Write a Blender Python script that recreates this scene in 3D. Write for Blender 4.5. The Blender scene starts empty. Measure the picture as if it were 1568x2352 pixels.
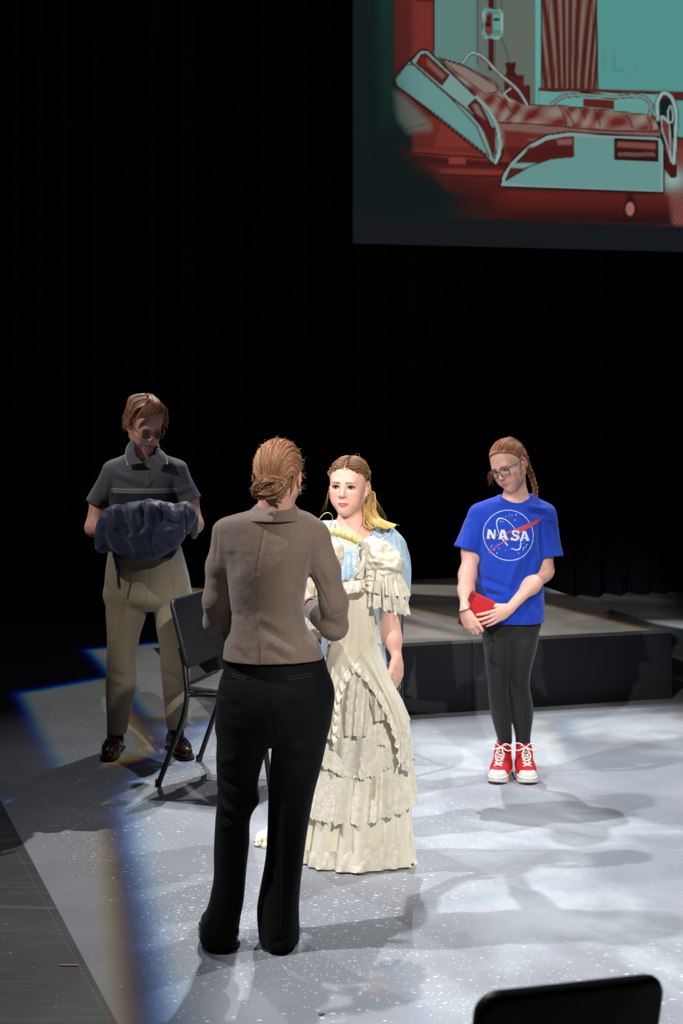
import bpy, math, random
import numpy as np
from mathutils import Vector, Matrix
from mathutils.bvhtree import BVHTree

# ------------------------------------------------------------------ camera, world, lights, exposure
SC = bpy.context.scene
COL = SC.collection
FPX, CX, HZ, CAMH = 3400.0, 784.0, 870.0, 1.9      # focal length in px, centre column, horizon row, eye height

def link(o):
    COL.objects.link(o); return o

cam_d = bpy.data.cameras.new('camera')
cam = link(bpy.data.objects.new('camera', cam_d))
cam.location = (0, 0, CAMH)
cam.rotation_euler = (math.pi / 2, 0, 0)
cam_d.sensor_fit = 'AUTO'; cam_d.sensor_width = 36.0
cam_d.lens = FPX / 2352.0 * 36.0
cam_d.shift_y = -(1176.0 - HZ) / 2352.0
cam_d.clip_end = 100
cam_d.dof.use_dof = True; cam_d.dof.focus_distance = 6.0; cam_d.dof.aperture_fstop = 4.0
SC.camera = cam

vs = SC.view_settings
vs.view_transform = 'Standard'; vs.look = 'None'; vs.gamma = 1.0; vs.use_curve_mapping = False
vs.exposure = 0.0

wd = bpy.data.worlds.new('dark_auditorium'); SC.world = wd; wd.use_nodes = True
wd.node_tree.nodes['Background'].inputs[0].default_value = (0.55, 0.62, 1.0, 1)
wd.node_tree.nodes['Background'].inputs[1].default_value = 0.004

def spot(name, loc, aim, power, color, size_deg, blend=0.25, soft=0.06):
    l = bpy.data.lights.new(name, 'SPOT'); l.energy = power; l.color = color
    l.spot_size = math.radians(size_deg); l.spot_blend = blend; l.shadow_soft_size = soft
    o = link(bpy.data.objects.new(name, l)); o.location = loc
    o.rotation_euler = (Vector(aim) - Vector(loc)).to_track_quat('-Z', 'Y').to_euler()
    return o

def gobo(o, quads, shift=(0.0, 0.0), soft=0.05, base=0.0):
    """Window gobo: floor-plane quads through which the lamp shines; colours split at the rims as in a plano lens."""
    l = o.data; l.use_nodes = True; nt = l.node_tree; N, K = nt.nodes, nt.links
    em = N['Emission']; px, py, pz = o.location
    def m(op, a, b=0.0):
        n = N.new('ShaderNodeMath'); n.operation = op
        for i, v in enumerate((a, b)):
            if isinstance(v, (int, float)): n.inputs[i].default_value = v
            else: K.new(v, n.inputs[i])
        return n.outputs[0]
    g = N.new('ShaderNodeNewGeometry'); sp = N.new('ShaderNodeSeparateXYZ'); K.new(g.outputs['Incoming'], sp.inputs[0])
    X = m('SUBTRACT', px, m('MULTIPLY', m('DIVIDE', sp.outputs[0], sp.outputs[2]), pz))
    Y = m('SUBTRACT', py, m('MULTIPLY', m('DIVIDE', sp.outputs[1], sp.outputs[2]), pz))
    tot = [None] * 3
    for q in quads:
        q = [np.array(v, float) for v in q]
        ar = sum(q[i][0] * q[(i + 1) % len(q)][1] - q[(i + 1) % len(q)][0] * q[i][1] for i in range(len(q)))
        if ar < 0: q = q[::-1]
        ch = [None] * 3
        for i in range(len(q)):
            a, b = q[i], q[(i + 1) % len(q)]; t = (b - a) / np.linalg.norm(b - a); nx, ny = -t[1], t[0]
            c = -(a[0] * nx + a[1] * ny)
            s = m('ADD', m('ADD', m('MULTIPLY', X, float(nx)), m('MULTIPLY', Y, float(ny))), float(c))
            for k, f in enumerate((1.0, 0.25, -1.0)):
                mr = N.new('ShaderNodeMapRange'); mr.interpolation_type = 'SMOOTHSTEP'
                off = f * (shift[0] * nx + shift[1] * ny)
                mr.inputs['From Min'].default_value = -soft + off; mr.inputs['From Max'].default_value = soft + off
                K.new(s, mr.inputs['Value'])
                v = mr.outputs['Result']
                ch[k] = v if ch[k] is None else m('MULTIPLY', ch[k], v)
        for k in range(3): tot[k] = ch[k] if tot[k] is None else m('MAXIMUM', tot[k], ch[k])
    cb = N.new('ShaderNodeCombineXYZ')
    for k in range(3): K.new(m('ADD', tot[k], base), cb.inputs[k])
    K.new(cb.outputs[0], em.inputs['Color'])
    em.inputs['Strength'].default_value = 1.0

def G(px, py):
    """floor point seen at a pixel"""
    d = CAMH * FPX / (py - HZ); return ((px - CX) * d / FPX, d)

# lanterns: side light, shuttered back lights, front-of-house wash, window gobo, one added fill
STAGE = [G(560, 1610), G(1750, 1480), G(2300, 2500), G(560, 3300), G(285, 1805)]
o = spot('side_light_left', (-3.5, 4.5, 5.8), (0.9, 5.0, 0.2), 1350, (0.95, 0.96, 1.0), 52, 0.7, 0.05); gobo(o, [[G(330, 1790), G(480, 2500), (-.35, 2.0), (6, 2.0), (6, 10), (-.4, 10)]], (0, 0), .12, .06)
o = spot('back_light_centre', (0.2, 9.8, 6.2), (0.4, 5.0, 0.0), 1250, (0.90, 0.94, 1.0), 66, 0.7, 0.05); gobo(o, [STAGE], (.03, -.03), .08, .03)
o = spot('back_light_left', (-2.6, 9.8, 6.0), (1.0, 5.6, 0.0), 420, (0.88, 0.93, 1.0), 60, 0.7, 0.05); gobo(o, [STAGE], (.03, -.03), .08, .45)
o = spot('side_light_right', (4.6, 8.2, 6.0), (1.1, 4.8, 0.2), 1250, (0.90, 0.97, 1.0), 52, 0.7, 0.05); gobo(o, [STAGE], (.03, -.03), .08, .03)
o = spot('front_wash_left', (-3.2, -2.6, 5.6), (0.66, 6.5, 1.0), 2000, (0.98, 0.94, 0.90), 18, 0.45, 0.05); gobo(o, [[(-1.1, 8.0), (1.9, 8.0), (3.6, 17), (-1.1, 17)]], (0, 0), .25, .06)
o = spot('front_wash_right', (2.3, -2.4, 5.8), (0.25, 6.0, 0.85), 2800, (1.0, 0.95, 0.88), 14, 0.5, 0.05); gobo(o, [[(.25, 3.0), (-2.5, 12.0), (3, 12), (3, 3)]], (0, 0), .16, .05)
o = spot('added_fill_left', (-4.2, 4.6, 5.2), (-1.0, 7.45, 1.45), 600, (1.0, 0.92, 0.84), 17, 0.5, 0.05)  # added fill lamp that lifts the dim upper body in the polo shirt
WG = (1.7, 11.6, 6.6); WG2 = (0.5, 11.4, 6.6)
def GP(px, py, z=.41):
    """where the beam that lights a pixel of the platform top would meet the floor"""
    d = (CAMH - z) * FPX / (py - HZ); p = Vector(((px - CX) * d / FPX, d, z)); w = Vector(WG2); q = w + (p - w) * (w.z / (w.z - z)); return (q.x, q.y)
WA = [[G(42, 1592), G(243, 1556), G(345, 1735), G(135, 1775)], [G(200, 1492), G(372, 1476), G(600, 1640), G(340, 1648)], [G(370, 1672), G(600, 1660), G(600, 1760), G(440, 1770)]]
WC = [[G(-90, 1866), G(228, 1803), G(285, 2400), G(-90, 2400)]]
WB = [[G(270, 1795), G(800, 1700), G(880, 2400), G(420, 2400)], [G(840, 2105), G(1700, 2000), G(1700, 2400), G(1000, 2400)],
      [GP(420, 1332), GP(1062, 1345), GP(1062, 1400), GP(920, 1362)], [GP(820, 1370), GP(1062, 1425), GP(1062, 1452), GP(900, 1410)], [GP(700, 1420), GP(915, 1430), GP(1070, 1464), GP(800, 1475)], [GP(1245, 1342), GP(1325, 1366), GP(1262, 1362)], [GP(1245, 1388), GP(1490, 1448), GP(1200, 1462), GP(1100, 1440)],
      [G(1440, 1425), G(1700, 1420), G(1700, 1470), G(1540, 1440)], [G(930, 1668), G(1240, 1655), G(1280, 1720), G(960, 1740)], [G(1290, 1652), G(1560, 1635), G(1640, 1690), G(1330, 1705)]]
o = spot('window_gobo_left', WG, (-0.9, 7.0, 0.0), 720, (1.0, 0.97, 0.93), 84, 0.2, 0.03); gobo(o, WA, (.045, -.03), .035, 0.0)
o = spot('window_gobo_right', WG2, (0.2, 7.0, 0.0), 950, (1.0, 0.98, 0.95), 84, 0.2, 0.03); gobo(o, WB, (.022, -.010), .055, 0.0)
o = spot('window_gobo_near', (WG2[0] - .2, WG2[1], WG2[2]), (-1.0, 5.5, 0.0), 1700, (1.0, 0.97, 0.98), 84, 0.2, 0.03); gobo(o, WC, (.020, -.015), .06, 0.0)
# ------------------------------------------------------------------ helpers
RNG = np.random.default_rng(7)
random.seed(7)

def P(px, py, d):
    """world point at depth d that stands at picture position (px, py)"""
    return np.array([(px - CX) * d / FPX, d, CAMH - (py - HZ) * d / FPX])

def cub(q, t, v):
    """Catmull-Rom through (t, v), clamped at the ends"""
    t = np.asarray(t, float); v = np.asarray(v, float)
    if t[0] > t[-1]: t = t[::-1]; v = v[::-1]
    if len(t) < 3: return np.interp(q, t, v)
    m = np.zeros(len(t)); dv = np.diff(v) / np.diff(t)
    m[1:-1] = (dv[:-1] * np.diff(t)[1:] + dv[1:] * np.diff(t)[:-1]) / (t[2:] - t[:-2]); m[0] = dv[0]; m[-1] = dv[-1]
    qc = np.clip(q, t[0], t[-1]); i = np.clip(np.searchsorted(t, qc) - 1, 0, len(t) - 2)
    h = t[i + 1] - t[i]; s = (qc - t[i]) / h
    return ((2*s**3 - 3*s**2 + 1) * v[i] + (s**3 - 2*s**2 + s) * h * m[i] + (-2*s**3 + 3*s**2) * v[i + 1] + (s**3 - s**2) * h * m[i + 1])

def spline(pts, n):
    pts = np.asarray(pts, float); t = np.r_[0, np.cumsum(np.linalg.norm(np.diff(pts, axis=0), axis=1) + 1e-9)]
    q = np.linspace(0, t[-1], n)
    return np.stack([cub(q, t, pts[:, k]) for k in range(pts.shape[1])], 1)

def hash3(i, j, k, seed):
    h = (i * 374761393 + j * 668265263 + k * 2147483647 + seed * 974634599) & 0xFFFFFFFF
    h = ((h ^ (h >> 13)) * 1274126177) & 0xFFFFFFFF
    return ((h ^ (h >> 16)) & 0xFFFF) / 65535.0 * 2 - 1

def noise3(V, scale, seed=0):
    """value noise, scale may be per axis"""
    p = np.asarray(V, float) * np.asarray(scale, float); f = np.floor(p); w = p - f; w = w * w * (3 - 2 * w); f = f.astype(np.int64)
    r = 0
    for a in (0, 1):
        for b in (0, 1):
            for c in (0, 1):
                r = r + hash3(f[:, 0] + a, f[:, 1] + b, f[:, 2] + c, seed) * (w[:, 0] if a else 1 - w[:, 0]) * (w[:, 1] if b else 1 - w[:, 1]) * (w[:, 2] if c else 1 - w[:, 2])
    return r

def smin(a, b, k):
    if k <= 0: return np.minimum(a, b)
    h = np.maximum(k - np.abs(a - b), 0) / k
    return np.minimum(a, b) - h * h * k * 0.25

class Field:
    """signed-distance field on a rectilinear grid; meshed by surface nets"""
    def __init__(s, lo, hi, h, fine=()):
        lo = np.asarray(lo, float); hi = np.asarray(hi, float)
        hh = [h] * 3 if np.isscalar(h) else h
        s.ax = []
        for k in range(3):
            c = [lo[k]]
            while c[-1] < hi[k]:
                st = hh[k]
                if k == 2:
                    for (a, b, fs) in fine:
                        if a <= c[-1] <= b: st = min(st, fs)
                c.append(c[-1] + st)
            s.ax.append(np.array(c, np.float32))
        s.h = min(hh)
        s.F = np.full([len(a) for a in s.ax], 0.2, np.float32)
    def _sub(s, lo, hi):
        sl = []
        for k in range(3):
            a = max(int(np.searchsorted(s.ax[k], lo[k])) - 1, 0); b = min(int(np.searchsorted(s.ax[k], hi[k])) + 1, len(s.ax[k]))
            if b <= a: return None
            sl.append(slice(a, b))
        return tuple(sl), s.ax[0][sl[0]][:, None, None], s.ax[1][sl[1]][None, :, None], s.ax[2][sl[2]][None, None, :]
    def apply(s, fn, lo, hi, k, op='u'):
        pad = k + 3 * s.h + 0.006
        q = s._sub(np.asarray(lo) - pad, np.asarray(hi) + pad)
        if q is None: return
        sl, X, Y, Z = q; d = fn(X, Y, Z); A = s.F[sl]
        if op == 'u': s.F[sl] = smin(A, d, k)
        elif op == 'd': s.F[sl] = -smin(-A, d, k)
        elif op == 'i': s.F[sl] = -smin(-A, -d, k)
    def cap(s, a, b, ra, rb, k=0.01, op='u', flat=None):
        a = np.asarray(a, float); b = np.asarray(b, float); ab = b - a; L = float(ab @ ab) + 1e-12
        def fn(X, Y, Z):
            x, y, z = X - a[0], Y - a[1], Z - a[2]
            t = np.clip((x * ab[0] + y * ab[1] + z * ab[2]) / L, 0, 1)
            x = x - t * ab[0]; y = y - t * ab[1]; z = z - t * ab[2]
            if flat is not None:
                n, f = flat; qn = (x * n[0] + y * n[1] + z * n[2]) * (1 / f - 1)
                x = x + n[0] * qn; y = y + n[1] * qn; z = z + n[2] * qn
            return np.sqrt(x * x + y * y + z * z) - (ra + (rb - ra) * t)
        r = max(ra, rb) * (1 if flat is None else max(1, flat[1]))
        s.apply(fn, np.minimum(a, b) - r, np.maximum(a, b) + r, k, op)
    def cyl(s, a, b, ra, rb, k=0.01, op='u', flat=None, round_a=True):
        """tapered tube with a flat end at b"""
        a = np.asarray(a, float); b = np.asarray(b, float); ab = b - a; L = float(ab @ ab) + 1e-12; ln = math.sqrt(L)
        def fn(X, Y, Z):
            x, y, z = X - a[0], Y - a[1], Z - a[2]
            t0 = (x * ab[0] + y * ab[1] + z * ab[2]) / L; t = np.clip(t0, 0 if round_a else -9, 9)
            x = x - t * ab[0]; y = y - t * ab[1]; z = z - t * ab[2]
            if flat is not None:
                n, f = flat; qn = (x * n[0] + y * n[1] + z * n[2]) * (1 / f - 1)
                x = x + n[0] * qn; y = y + n[1] * qn; z = z + n[2] * qn
            d = np.sqrt(x * x + y * y + z * z) - (ra + (rb - ra) * np.clip(t, 0, 1))
            return np.maximum(d, (t0 - 1) * ln)
        r = max(ra, rb) * (1 if flat is None else max(1, flat[1]))
        s.apply(fn, np.minimum(a, b) - r, np.maximum(a, b) + r, k, op)
    def chain(s, pts, rad, k=0.01, op='u', flat=None):
        for i in range(len(pts) - 1): s.cap(pts[i], pts[i + 1], rad[i], rad[i + 1], k, op, flat)
    def ell(s, c, r, k=0.01, R=None, op='u'):
        c = np.asarray(c, float); r = np.asarray(r, float); R = np.eye(3) if R is None else np.asarray(R)
        def fn(X, Y, Z):
            x, y, z = X - c[0], Y - c[1], Z - c[2]
            u = (x * R[0, 0] + y * R[1, 0] + z * R[2, 0]); v = (x * R[0, 1] + y * R[1, 1] + z * R[2, 1]); w = (x * R[0, 2] + y * R[1, 2] + z * R[2, 2])
            k0 = np.sqrt((u / r[0])**2 + (v / r[1])**2 + (w / r[2])**2); k1 = np.sqrt((u / r[0]**2)**2 + (v / r[1]**2)**2 + (w / r[2]**2)**2) + 1e-9
            return k0 * (k0 - 1) / k1
        m = np.abs(R) @ r
        s.apply(fn, c - m, c + m, k, op)
    def zst(s, rows, k=0.01, op='u', e=2.0, rot=0.0, cap=0.0):
        """stack of horizontal ellipses; rows = (z, cx, cy, rx, ry)"""
        rows = sorted(rows); z, cx, cy, rx, ry = np.array(rows, float).T
        cr, sr = math.cos(rot), math.sin(rot)
        def fn(X, Y, Z):
            q = Z[0, 0, :]; CXq = cub(q, z, cx); CYq = cub(q, z, cy); RX = np.maximum(cub(q, z, rx), .004); RY = np.maximum(cub(q, z, ry), .004)
            x = X - CXq; y = Y - CYq
            u = np.abs(x * cr + y * sr) / RX; v = np.abs(-x * sr + y * cr) / RY
            rr = np.sqrt(u * u + v * v) if e == 2 else (u**e + v**e)**(1 / e)
            d = (rr - 1) * np.minimum(RX, RY)
            o = np.maximum(z[0] - Z, Z - z[-1]) + cap
            return np.where(o > 0, np.sqrt(np.maximum(d + cap, 0)**2 + o * o) - cap, np.maximum(d, o - cap)).astype(np.float32)
        m = np.maximum(rx, ry).max()
        s.apply(fn, (cx.min() - m, cy.min() - m, z[0] - .01), (cx.max() + m, cy.max() + m, z[-1] + .01), k, op)
    def plane(s, p, n, k=0.0, op='i', lo=None, hi=None):
        """keep the side where (x-p).n < 0"""
        p = np.asarray(p, float); n = np.asarray(n, float); n = n / np.linalg.norm(n)
        fn = lambda X, Y, Z: (X - p[0]) * n[0] + (Y - p[1]) * n[1] + (Z - p[2]) * n[2]
        s.apply(fn, [a[0] for a in s.ax] if lo is None else lo, [a[-1] for a in s.ax] if hi is None else hi, k, op)
    def mesh(s, smooth=1):
        F = s.F; S = F < 0; ax = s.ax
        F[0] = np.maximum(F[0], 1e-3)
        c = np.zeros([n - 1 for n in F.shape], np.uint8)
        for a in (0, 1):
            for b in (0, 1):
                for d in (0, 1):
                    c += S[a:c.shape[0] + a, b:c.shape[1] + b, d:c.shape[2] + d]
        I = np.argwhere((c > 0) & (c < 8)); i, j, k = I.T
        idm = np.full(c.shape, -1, np.int32); idm[i, j, k] = np.arange(len(I))
        acc = np.zeros((len(I), 3)); cnt = np.zeros(len(I))
        cor = [(a, b, d) for a in (0, 1) for b in (0, 1) for d in (0, 1)]
        for p in cor:
            for axn in range(3):
                if p[axn]: continue
                q = list(p); q[axn] = 1
                fa = F[i + p[0], j + p[1], k + p[2]]; fb = F[i + q[0], j + q[1], k + q[2]]
                m = (fa < 0) != (fb < 0)
                t = np.where(m, fa / np.where(m, fa - fb, 1), 0)
                A = np.stack([ax[0][i + p[0]], ax[1][j + p[1]], ax[2][k + p[2]]], 1); B = np.stack([ax[0][i + q[0]], ax[1][j + q[1]], ax[2][k + q[2]]], 1)
                acc += np.where(m[:, None], A + (B - A) * t[:, None], 0); cnt += m
        V = acc / np.maximum(cnt, 1)[:, None]
        Q = []
        X = np.argwhere(S[:-1, 1:-1, 1:-1] != S[1:, 1:-1, 1:-1]); a, b, d = X.T; b = b + 1; d = d + 1
        q = np.stack([idm[a, b - 1, d - 1], idm[a, b, d - 1], idm[a, b, d], idm[a, b - 1, d]], 1); f = S[a, b, d]; q[~f] = q[~f][:, ::-1]; Q.append(q)
        X = np.argwhere(S[1:-1, :-1, 1:-1] != S[1:-1, 1:, 1:-1]); a, b, d = X.T; a = a + 1; d = d + 1
        q = np.stack([idm[a - 1, b, d - 1], idm[a - 1, b, d], idm[a, b, d], idm[a, b, d - 1]], 1); f = S[a, b, d]; q[~f] = q[~f][:, ::-1]; Q.append(q)
        X = np.argwhere(S[1:-1, 1:-1, :-1] != S[1:-1, 1:-1, 1:]); a, b, d = X.T; a = a + 1; b = b + 1
        q = np.stack([idm[a - 1, b - 1, d], idm[a, b - 1, d], idm[a, b, d], idm[a - 1, b, d]], 1); f = S[a, b, d]; q[~f] = q[~f][:, ::-1]; Q.append(q)
        Q = np.concatenate(Q)
        if smooth: V = lap(V, Q, smooth)
        return V, Q

def lap(V, Q, it=1, lam=0.5):
    E = np.concatenate([Q[:, [0, 1]], Q[:, [1, 2]], Q[:, [2, 3]], Q[:, [3, 0]]]); n = len(V)
    a = np.r_[E[:, 0], E[:, 1]]; b = np.r_[E[:, 1], E[:, 0]]; cnt = np.maximum(np.bincount(a, minlength=n), 1)
    for _ in range(it):
        m = np.stack([np.bincount(a, V[b, k], n) for k in range(3)], 1) / cnt[:, None]
        V = V + (m - V) * lam
    return V

def vnormals(V, Q):
    Q = np.asarray(Q); fn = np.cross(V[Q[:, 2]] - V[Q[:, 0]], V[Q[:, 3]] - V[Q[:, 1]]) if Q.shape[1] == 4 else np.cross(V[Q[:, 1]] - V[Q[:, 0]], V[Q[:, 2]] - V[Q[:, 0]])
    N = np.zeros_like(V)
    for c in range(Q.shape[1]):
        for k in range(3): N[:, k] += np.bincount(Q[:, c], fn[:, k], len(V))
    return N / (np.linalg.norm(N, axis=1) + 1e-12)[:, None]

def push(V, Q, fold, keep=None):
    """move vertices along their normals by fold(V, N)"""
    N = vnormals(V, Q); return V + N * fold(V, N)[:, None]

def creases(V, N, d, items, side=-1):
    """cloth creases: (x0,y0,x1,y1,width_px,amp_mm) lines drawn on the camera side (side -1) or far side of a garment"""
    out = np.zeros(len(V)); face = np.clip((N[:, 1] * side) * 2 + .4, 0, 1)
    k = FPX / d; x = CX + V[:, 0] * k; y = HZ + (CAMH - V[:, 2]) * k
    for (x0, y0, x1, y1, w, amp) in items:
        dx, dy = x1 - x0, y1 - y0; L = dx * dx + dy * dy
        t = ((x - x0) * dx + (y - y0) * dy) / L; tc = np.clip(t, 0, 1)
        r = np.hypot(x - x0 - tc * dx, y - y0 - tc * dy)
        taper = np.clip(np.sin(np.pi * np.clip(t * .86 + .07, 0, 1)), 0, 1) ** .6
        out += amp * .001 * np.exp(-(r / w) ** 2) * taper
    return out * face

# ---- object construction
def base_of(o):
    v = np.zeros(3)
    while o is not None: v += np.array(o.location); o = o.parent
    return v

def mk(name, V, F, mat, parent=None, cols=None, smooth=True, kind=None, label=None, uvs=None):
    V = np.asarray(V, float)
    if parent is not None: V = V - base_of(parent)
    me = bpy.data.meshes.new(name); me.vertices.add(len(V)); me.vertices.foreach_set('co', V.astype(np.float32).ravel())
    if isinstance(F, np.ndarray):
        n = F.shape[1]; ls = np.arange(len(F)) * n; lt = np.full(len(F), n); fl = F.ravel()
    else:
        lt = np.array([len(f) for f in F]); ls = np.r_[0, np.cumsum(lt)[:-1]]; fl = np.concatenate([np.asarray(f) for f in F])
    me.loops.add(len(fl)); me.loops.foreach_set('vertex_index', fl.astype(np.int32))
    me.polygons.add(len(lt)); me.polygons.foreach_set('loop_start', ls.astype(np.int32)); me.polygons.foreach_set('loop_total', lt.astype(np.int32))
    me.polygons.foreach_set('use_smooth', np.full(len(lt), bool(smooth)))
    if cols is not None:
        c = np.ones((len(V), 4), np.float32); c[:, :3] = cols
        a = me.color_attributes.new('Col', 'FLOAT_COLOR', 'POINT'); a.data.foreach_set('color', c.ravel())
    if uvs is not None:
        u = me.uv_layers.new(name='UVMap'); u.data.foreach_set('uv', np.asarray(uvs, np.float32)[fl].ravel())
    me.materials.append(mat); me.validate(); me.update()
    o = link(bpy.data.objects.new(name, me))
    if parent is not None: o.parent = parent
    if kind: o['kind'] = kind
    if label: o['label'] = label
    return o

def thing(name, loc, label, cat, group=None):
    o = link(bpy.data.objects.new(name, None)); o.location = tuple(float(v) for v in loc); o.empty_display_size = .1
    o['label'] = label; o['category'] = cat
    if group: o['group'] = group
    return o

def tag(o, label, cat, group=None):
    o['label'] = label; o['category'] = cat
    if group: o['group'] = group
    return o

def merge(parts):
    """join (V, F) or (V, F, C) tuples of quad arrays"""
    Vs, Fs, Cs, n = [], [], [], 0
    for p in parts:
        Vs.append(p[0]); Fs.append(np.asarray(p[1]) + n); n += len(p[0])
        if len(p) > 2: Cs.append(np.broadcast_to(p[2], (len(p[0]), 3)))
    return (np.concatenate(Vs), np.concatenate(Fs)) + ((np.concatenate(Cs),) if Cs else ())

def grid_faces(nu, nv, wrap_u=False, wrap_v=False):
    u = np.arange(nu if wrap_u else nu - 1); v = np.arange(nv if wrap_v else nv - 1); U, W = np.meshgrid(u, v, indexing='ij'); U1 = (U + 1) % nu; W1 = (W + 1) % nv
    return np.stack([U * nv + W, U1 * nv + W, U1 * nv + W1, U * nv + W1], -1).reshape(-1, 4)

def tube(pts, rad, n=8, flat=None, caps=True, closed=False):
    """round tube through pts; flat = (axis, factor) squashes it"""
    pts = np.asarray(pts, float); m = len(pts); rad = np.broadcast_to(np.asarray(rad, float), (m,))
    T = np.gradient(pts, axis=0) if not closed else np.roll(pts, -1, 0) - np.roll(pts, 1, 0)
    T /= (np.linalg.norm(T, axis=1) + 1e-12)[:, None]
    r = np.array([0, 0, 1.0]) if abs(T[0][2]) < .9 else np.array([1.0, 0, 0])
    U = np.zeros_like(pts); u = r - T[0] * (r @ T[0]); u /= np.linalg.norm(u)
    for i in range(m):
        u = u - T[i] * (u @ T[i]); u /= np.linalg.norm(u) + 1e-12; U[i] = u
    W = np.cross(T, U); th = np.linspace(0, 2 * np.pi, n, endpoint=False)
    off = (U[:, None, :] * np.cos(th)[None, :, None] + W[:, None, :] * np.sin(th)[None, :, None]) * rad[:, None, None]
    if flat is not None:
        a = np.asarray(flat[0], float); a = a / np.linalg.norm(a); off = off + (off @ a)[..., None] * a * (flat[1] - 1)
    V = (pts[:, None, :] + off).reshape(-1, 3); F = grid_faces(m, n, closed, True)
    F = F[:, ::-1]
    if caps and not closed:
        V = np.concatenate([V, pts[:1] - T[:1] * rad[0] * .4, pts[-1:] + T[-1:] * rad[-1] * .4]); a = np.arange(n); b = (a + 1) % n; o = (m - 1) * n
        F = np.concatenate([F, np.stack([a, b, np.full(n, m * n), np.full(n, m * n)], 1), np.stack([o + b, o + a, np.full(n, m * n + 1), np.full(n, m * n + 1)], 1)])
    return V, F

def fix_deg(F):
    """split degenerate quads into python face lists"""
    return [tuple(dict.fromkeys(int(i) for i in f)) for f in F]

def box(c, s, R=None, bev=0.0):
    """box, optionally chamfered; c centre, s full size, R 3x3"""
    s = np.asarray(s, float) / 2; b = min(bev, s.min() * .95)
    if b <= 0:
        V = np.array([[x, y, z] for x in (-1, 1) for y in (-1, 1) for z in (-1, 1)]) * s
        F = np.array([[0, 1, 3, 2], [4, 6, 7, 5], [0, 4, 5, 1], [2, 3, 7, 6], [0, 2, 6, 4], [1, 5, 7, 3]])
    else:
        pts = []
        for z, e in ((-s[2], b), (-s[2] + b, 0), (s[2] - b, 0), (s[2], b)):
            for (sx, sy) in ((-1, -1), (1, -1), (1, 1), (-1, 1)):
                X, Y = s[0] - e, s[1] - e
                a = [sx * X, sy * (Y - (b - e if e == 0 else 0))] if True else 0
                if (sx * sy) > 0: pts += [[sx * X, sy * (Y - b), z], [sx * (X - b), sy * Y, z]] if sx < 0 else [[sx * X, sy * (Y - b), z], [sx * (X - b), sy * Y, z]]
                else: pts += [[sx * (X - b), sy * Y, z], [sx * X, sy * (Y - b), z]]
        V = np.array(pts); F = []
        for L in range(3):
            for i in range(8): F.append([L * 8 + i, L * 8 + (i + 1) % 8, L * 8 + 8 + (i + 1) % 8, L * 8 + 8 + i])
        F.append(list(range(8))[::-1]); F.append([24 + i for i in range(8)])
        F = [tuple(f) for f in F]
    if R is not None: V = V @ np.asarray(R).T
    return V + np.asarray(c, float), F

def rotz(a): c, s = math.cos(a), math.sin(a); return np.array([[c, -s, 0], [s, c, 0], [0, 0, 1.0]])
def rotx(a): c, s = math.cos(a), math.sin(a); return np.array([[1.0, 0, 0], [0, c, -s], [0, s, c]])
def roty(a): c, s = math.cos(a), math.sin(a); return np.array([[c, 0, s], [0, 1.0, 0], [-s, 0, c]])
def unit(v): v = np.asarray(v, float); return v / (np.linalg.norm(v) + 1e-12)

# ---- materials
def lin(c):
    return tuple(((x / 255) / 12.92 if x / 255 <= .04045 else ((x / 255 + .055) / 1.055) ** 2.4) for x in c)

def mat(name, col=(.5, .5, .5), rough=.6, vcol=False, var=0.0, vscale=8.0, bump=0.0, bscale=200.0, metal=0.0, spec=.5, sheen=0.0,
        sss=0.0, coat=0.0, alpha=1.0, trans=0.0, stretch=None, emit=None):
    m = bpy.data.materials.new(name); m.use_nodes = True; nt = m.node_tree; N, K = nt.nodes, nt.links; b = N['Principled BSDF']
    b.inputs['Roughness'].default_value = rough; b.inputs['Metallic'].default_value = metal; b.inputs['Specular IOR Level'].default_value = spec
    b.inputs['Sheen Weight'].default_value = sheen; b.inputs['Coat Weight'].default_value = coat; b.inputs['Alpha'].default_value = alpha
    b.inputs['Transmission Weight'].default_value = trans
    if sss:
        b.inputs['Subsurface Weight'].default_value = sss; b.inputs['Subsurface Radius'].default_value = (1.0, .35, .2); b.inputs['Subsurface Scale'].default_value = .006
    tc = N.new('ShaderNodeTexCoord'); co = tc.outputs['Object']
    if stretch:
        mp = N.new('ShaderNodeMapping'); mp.inputs['Scale'].default_value = stretch; K.new(co, mp.inputs[0]); co = mp.outputs[0]
    src = None
    if vcol:
        a = N.new('ShaderNodeAttribute'); a.attribute_name = 'Col'; src = a.outputs['Color']
    if var:
        nz = N.new('ShaderNodeTexNoise'); nz.inputs['Scale'].default_value = vscale; nz.inputs['Detail'].default_value = 6; K.new(co, nz.inputs['Vector'])
        hs = N.new('ShaderNodeMapRange'); hs.inputs['From Min'].default_value = .25; hs.inputs['From Max'].default_value = .75
        hs.inputs['To Min'].default_value = 1 - var; hs.inputs['To Max'].default_value = 1 + var; K.new(nz.outputs['Fac'], hs.inputs['Value'])
        mx = N.new('ShaderNodeVectorMath'); mx.operation = 'SCALE'; K.new(hs.outputs[0], mx.inputs['Scale'])
        if src is None: mx.inputs[0].default_value = col
        else: K.new(src, mx.inputs[0])
        src = mx.outputs[0]
    if src is None: b.inputs['Base Color'].default_value = (*col, 1)
    else: K.new(src, b.inputs['Base Color'])
    if bump:
        n2 = N.new('ShaderNodeTexNoise'); n2.inputs['Scale'].default_value = bscale; n2.inputs['Detail'].default_value = 3; K.new(co, n2.inputs['Vector'])
        bp = N.new('ShaderNodeBump'); bp.inputs['Strength'].default_value = bump; bp.inputs['Distance'].default_value = .002; K.new(n2.outputs['Fac'], bp.inputs['Height']); K.new(bp.outputs[0], b.inputs['Normal'])
    if emit:
        b.inputs['Emission Color'].default_value = (*emit[0], 1); b.inputs['Emission Strength'].default_value = emit[1]
    return m
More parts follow.
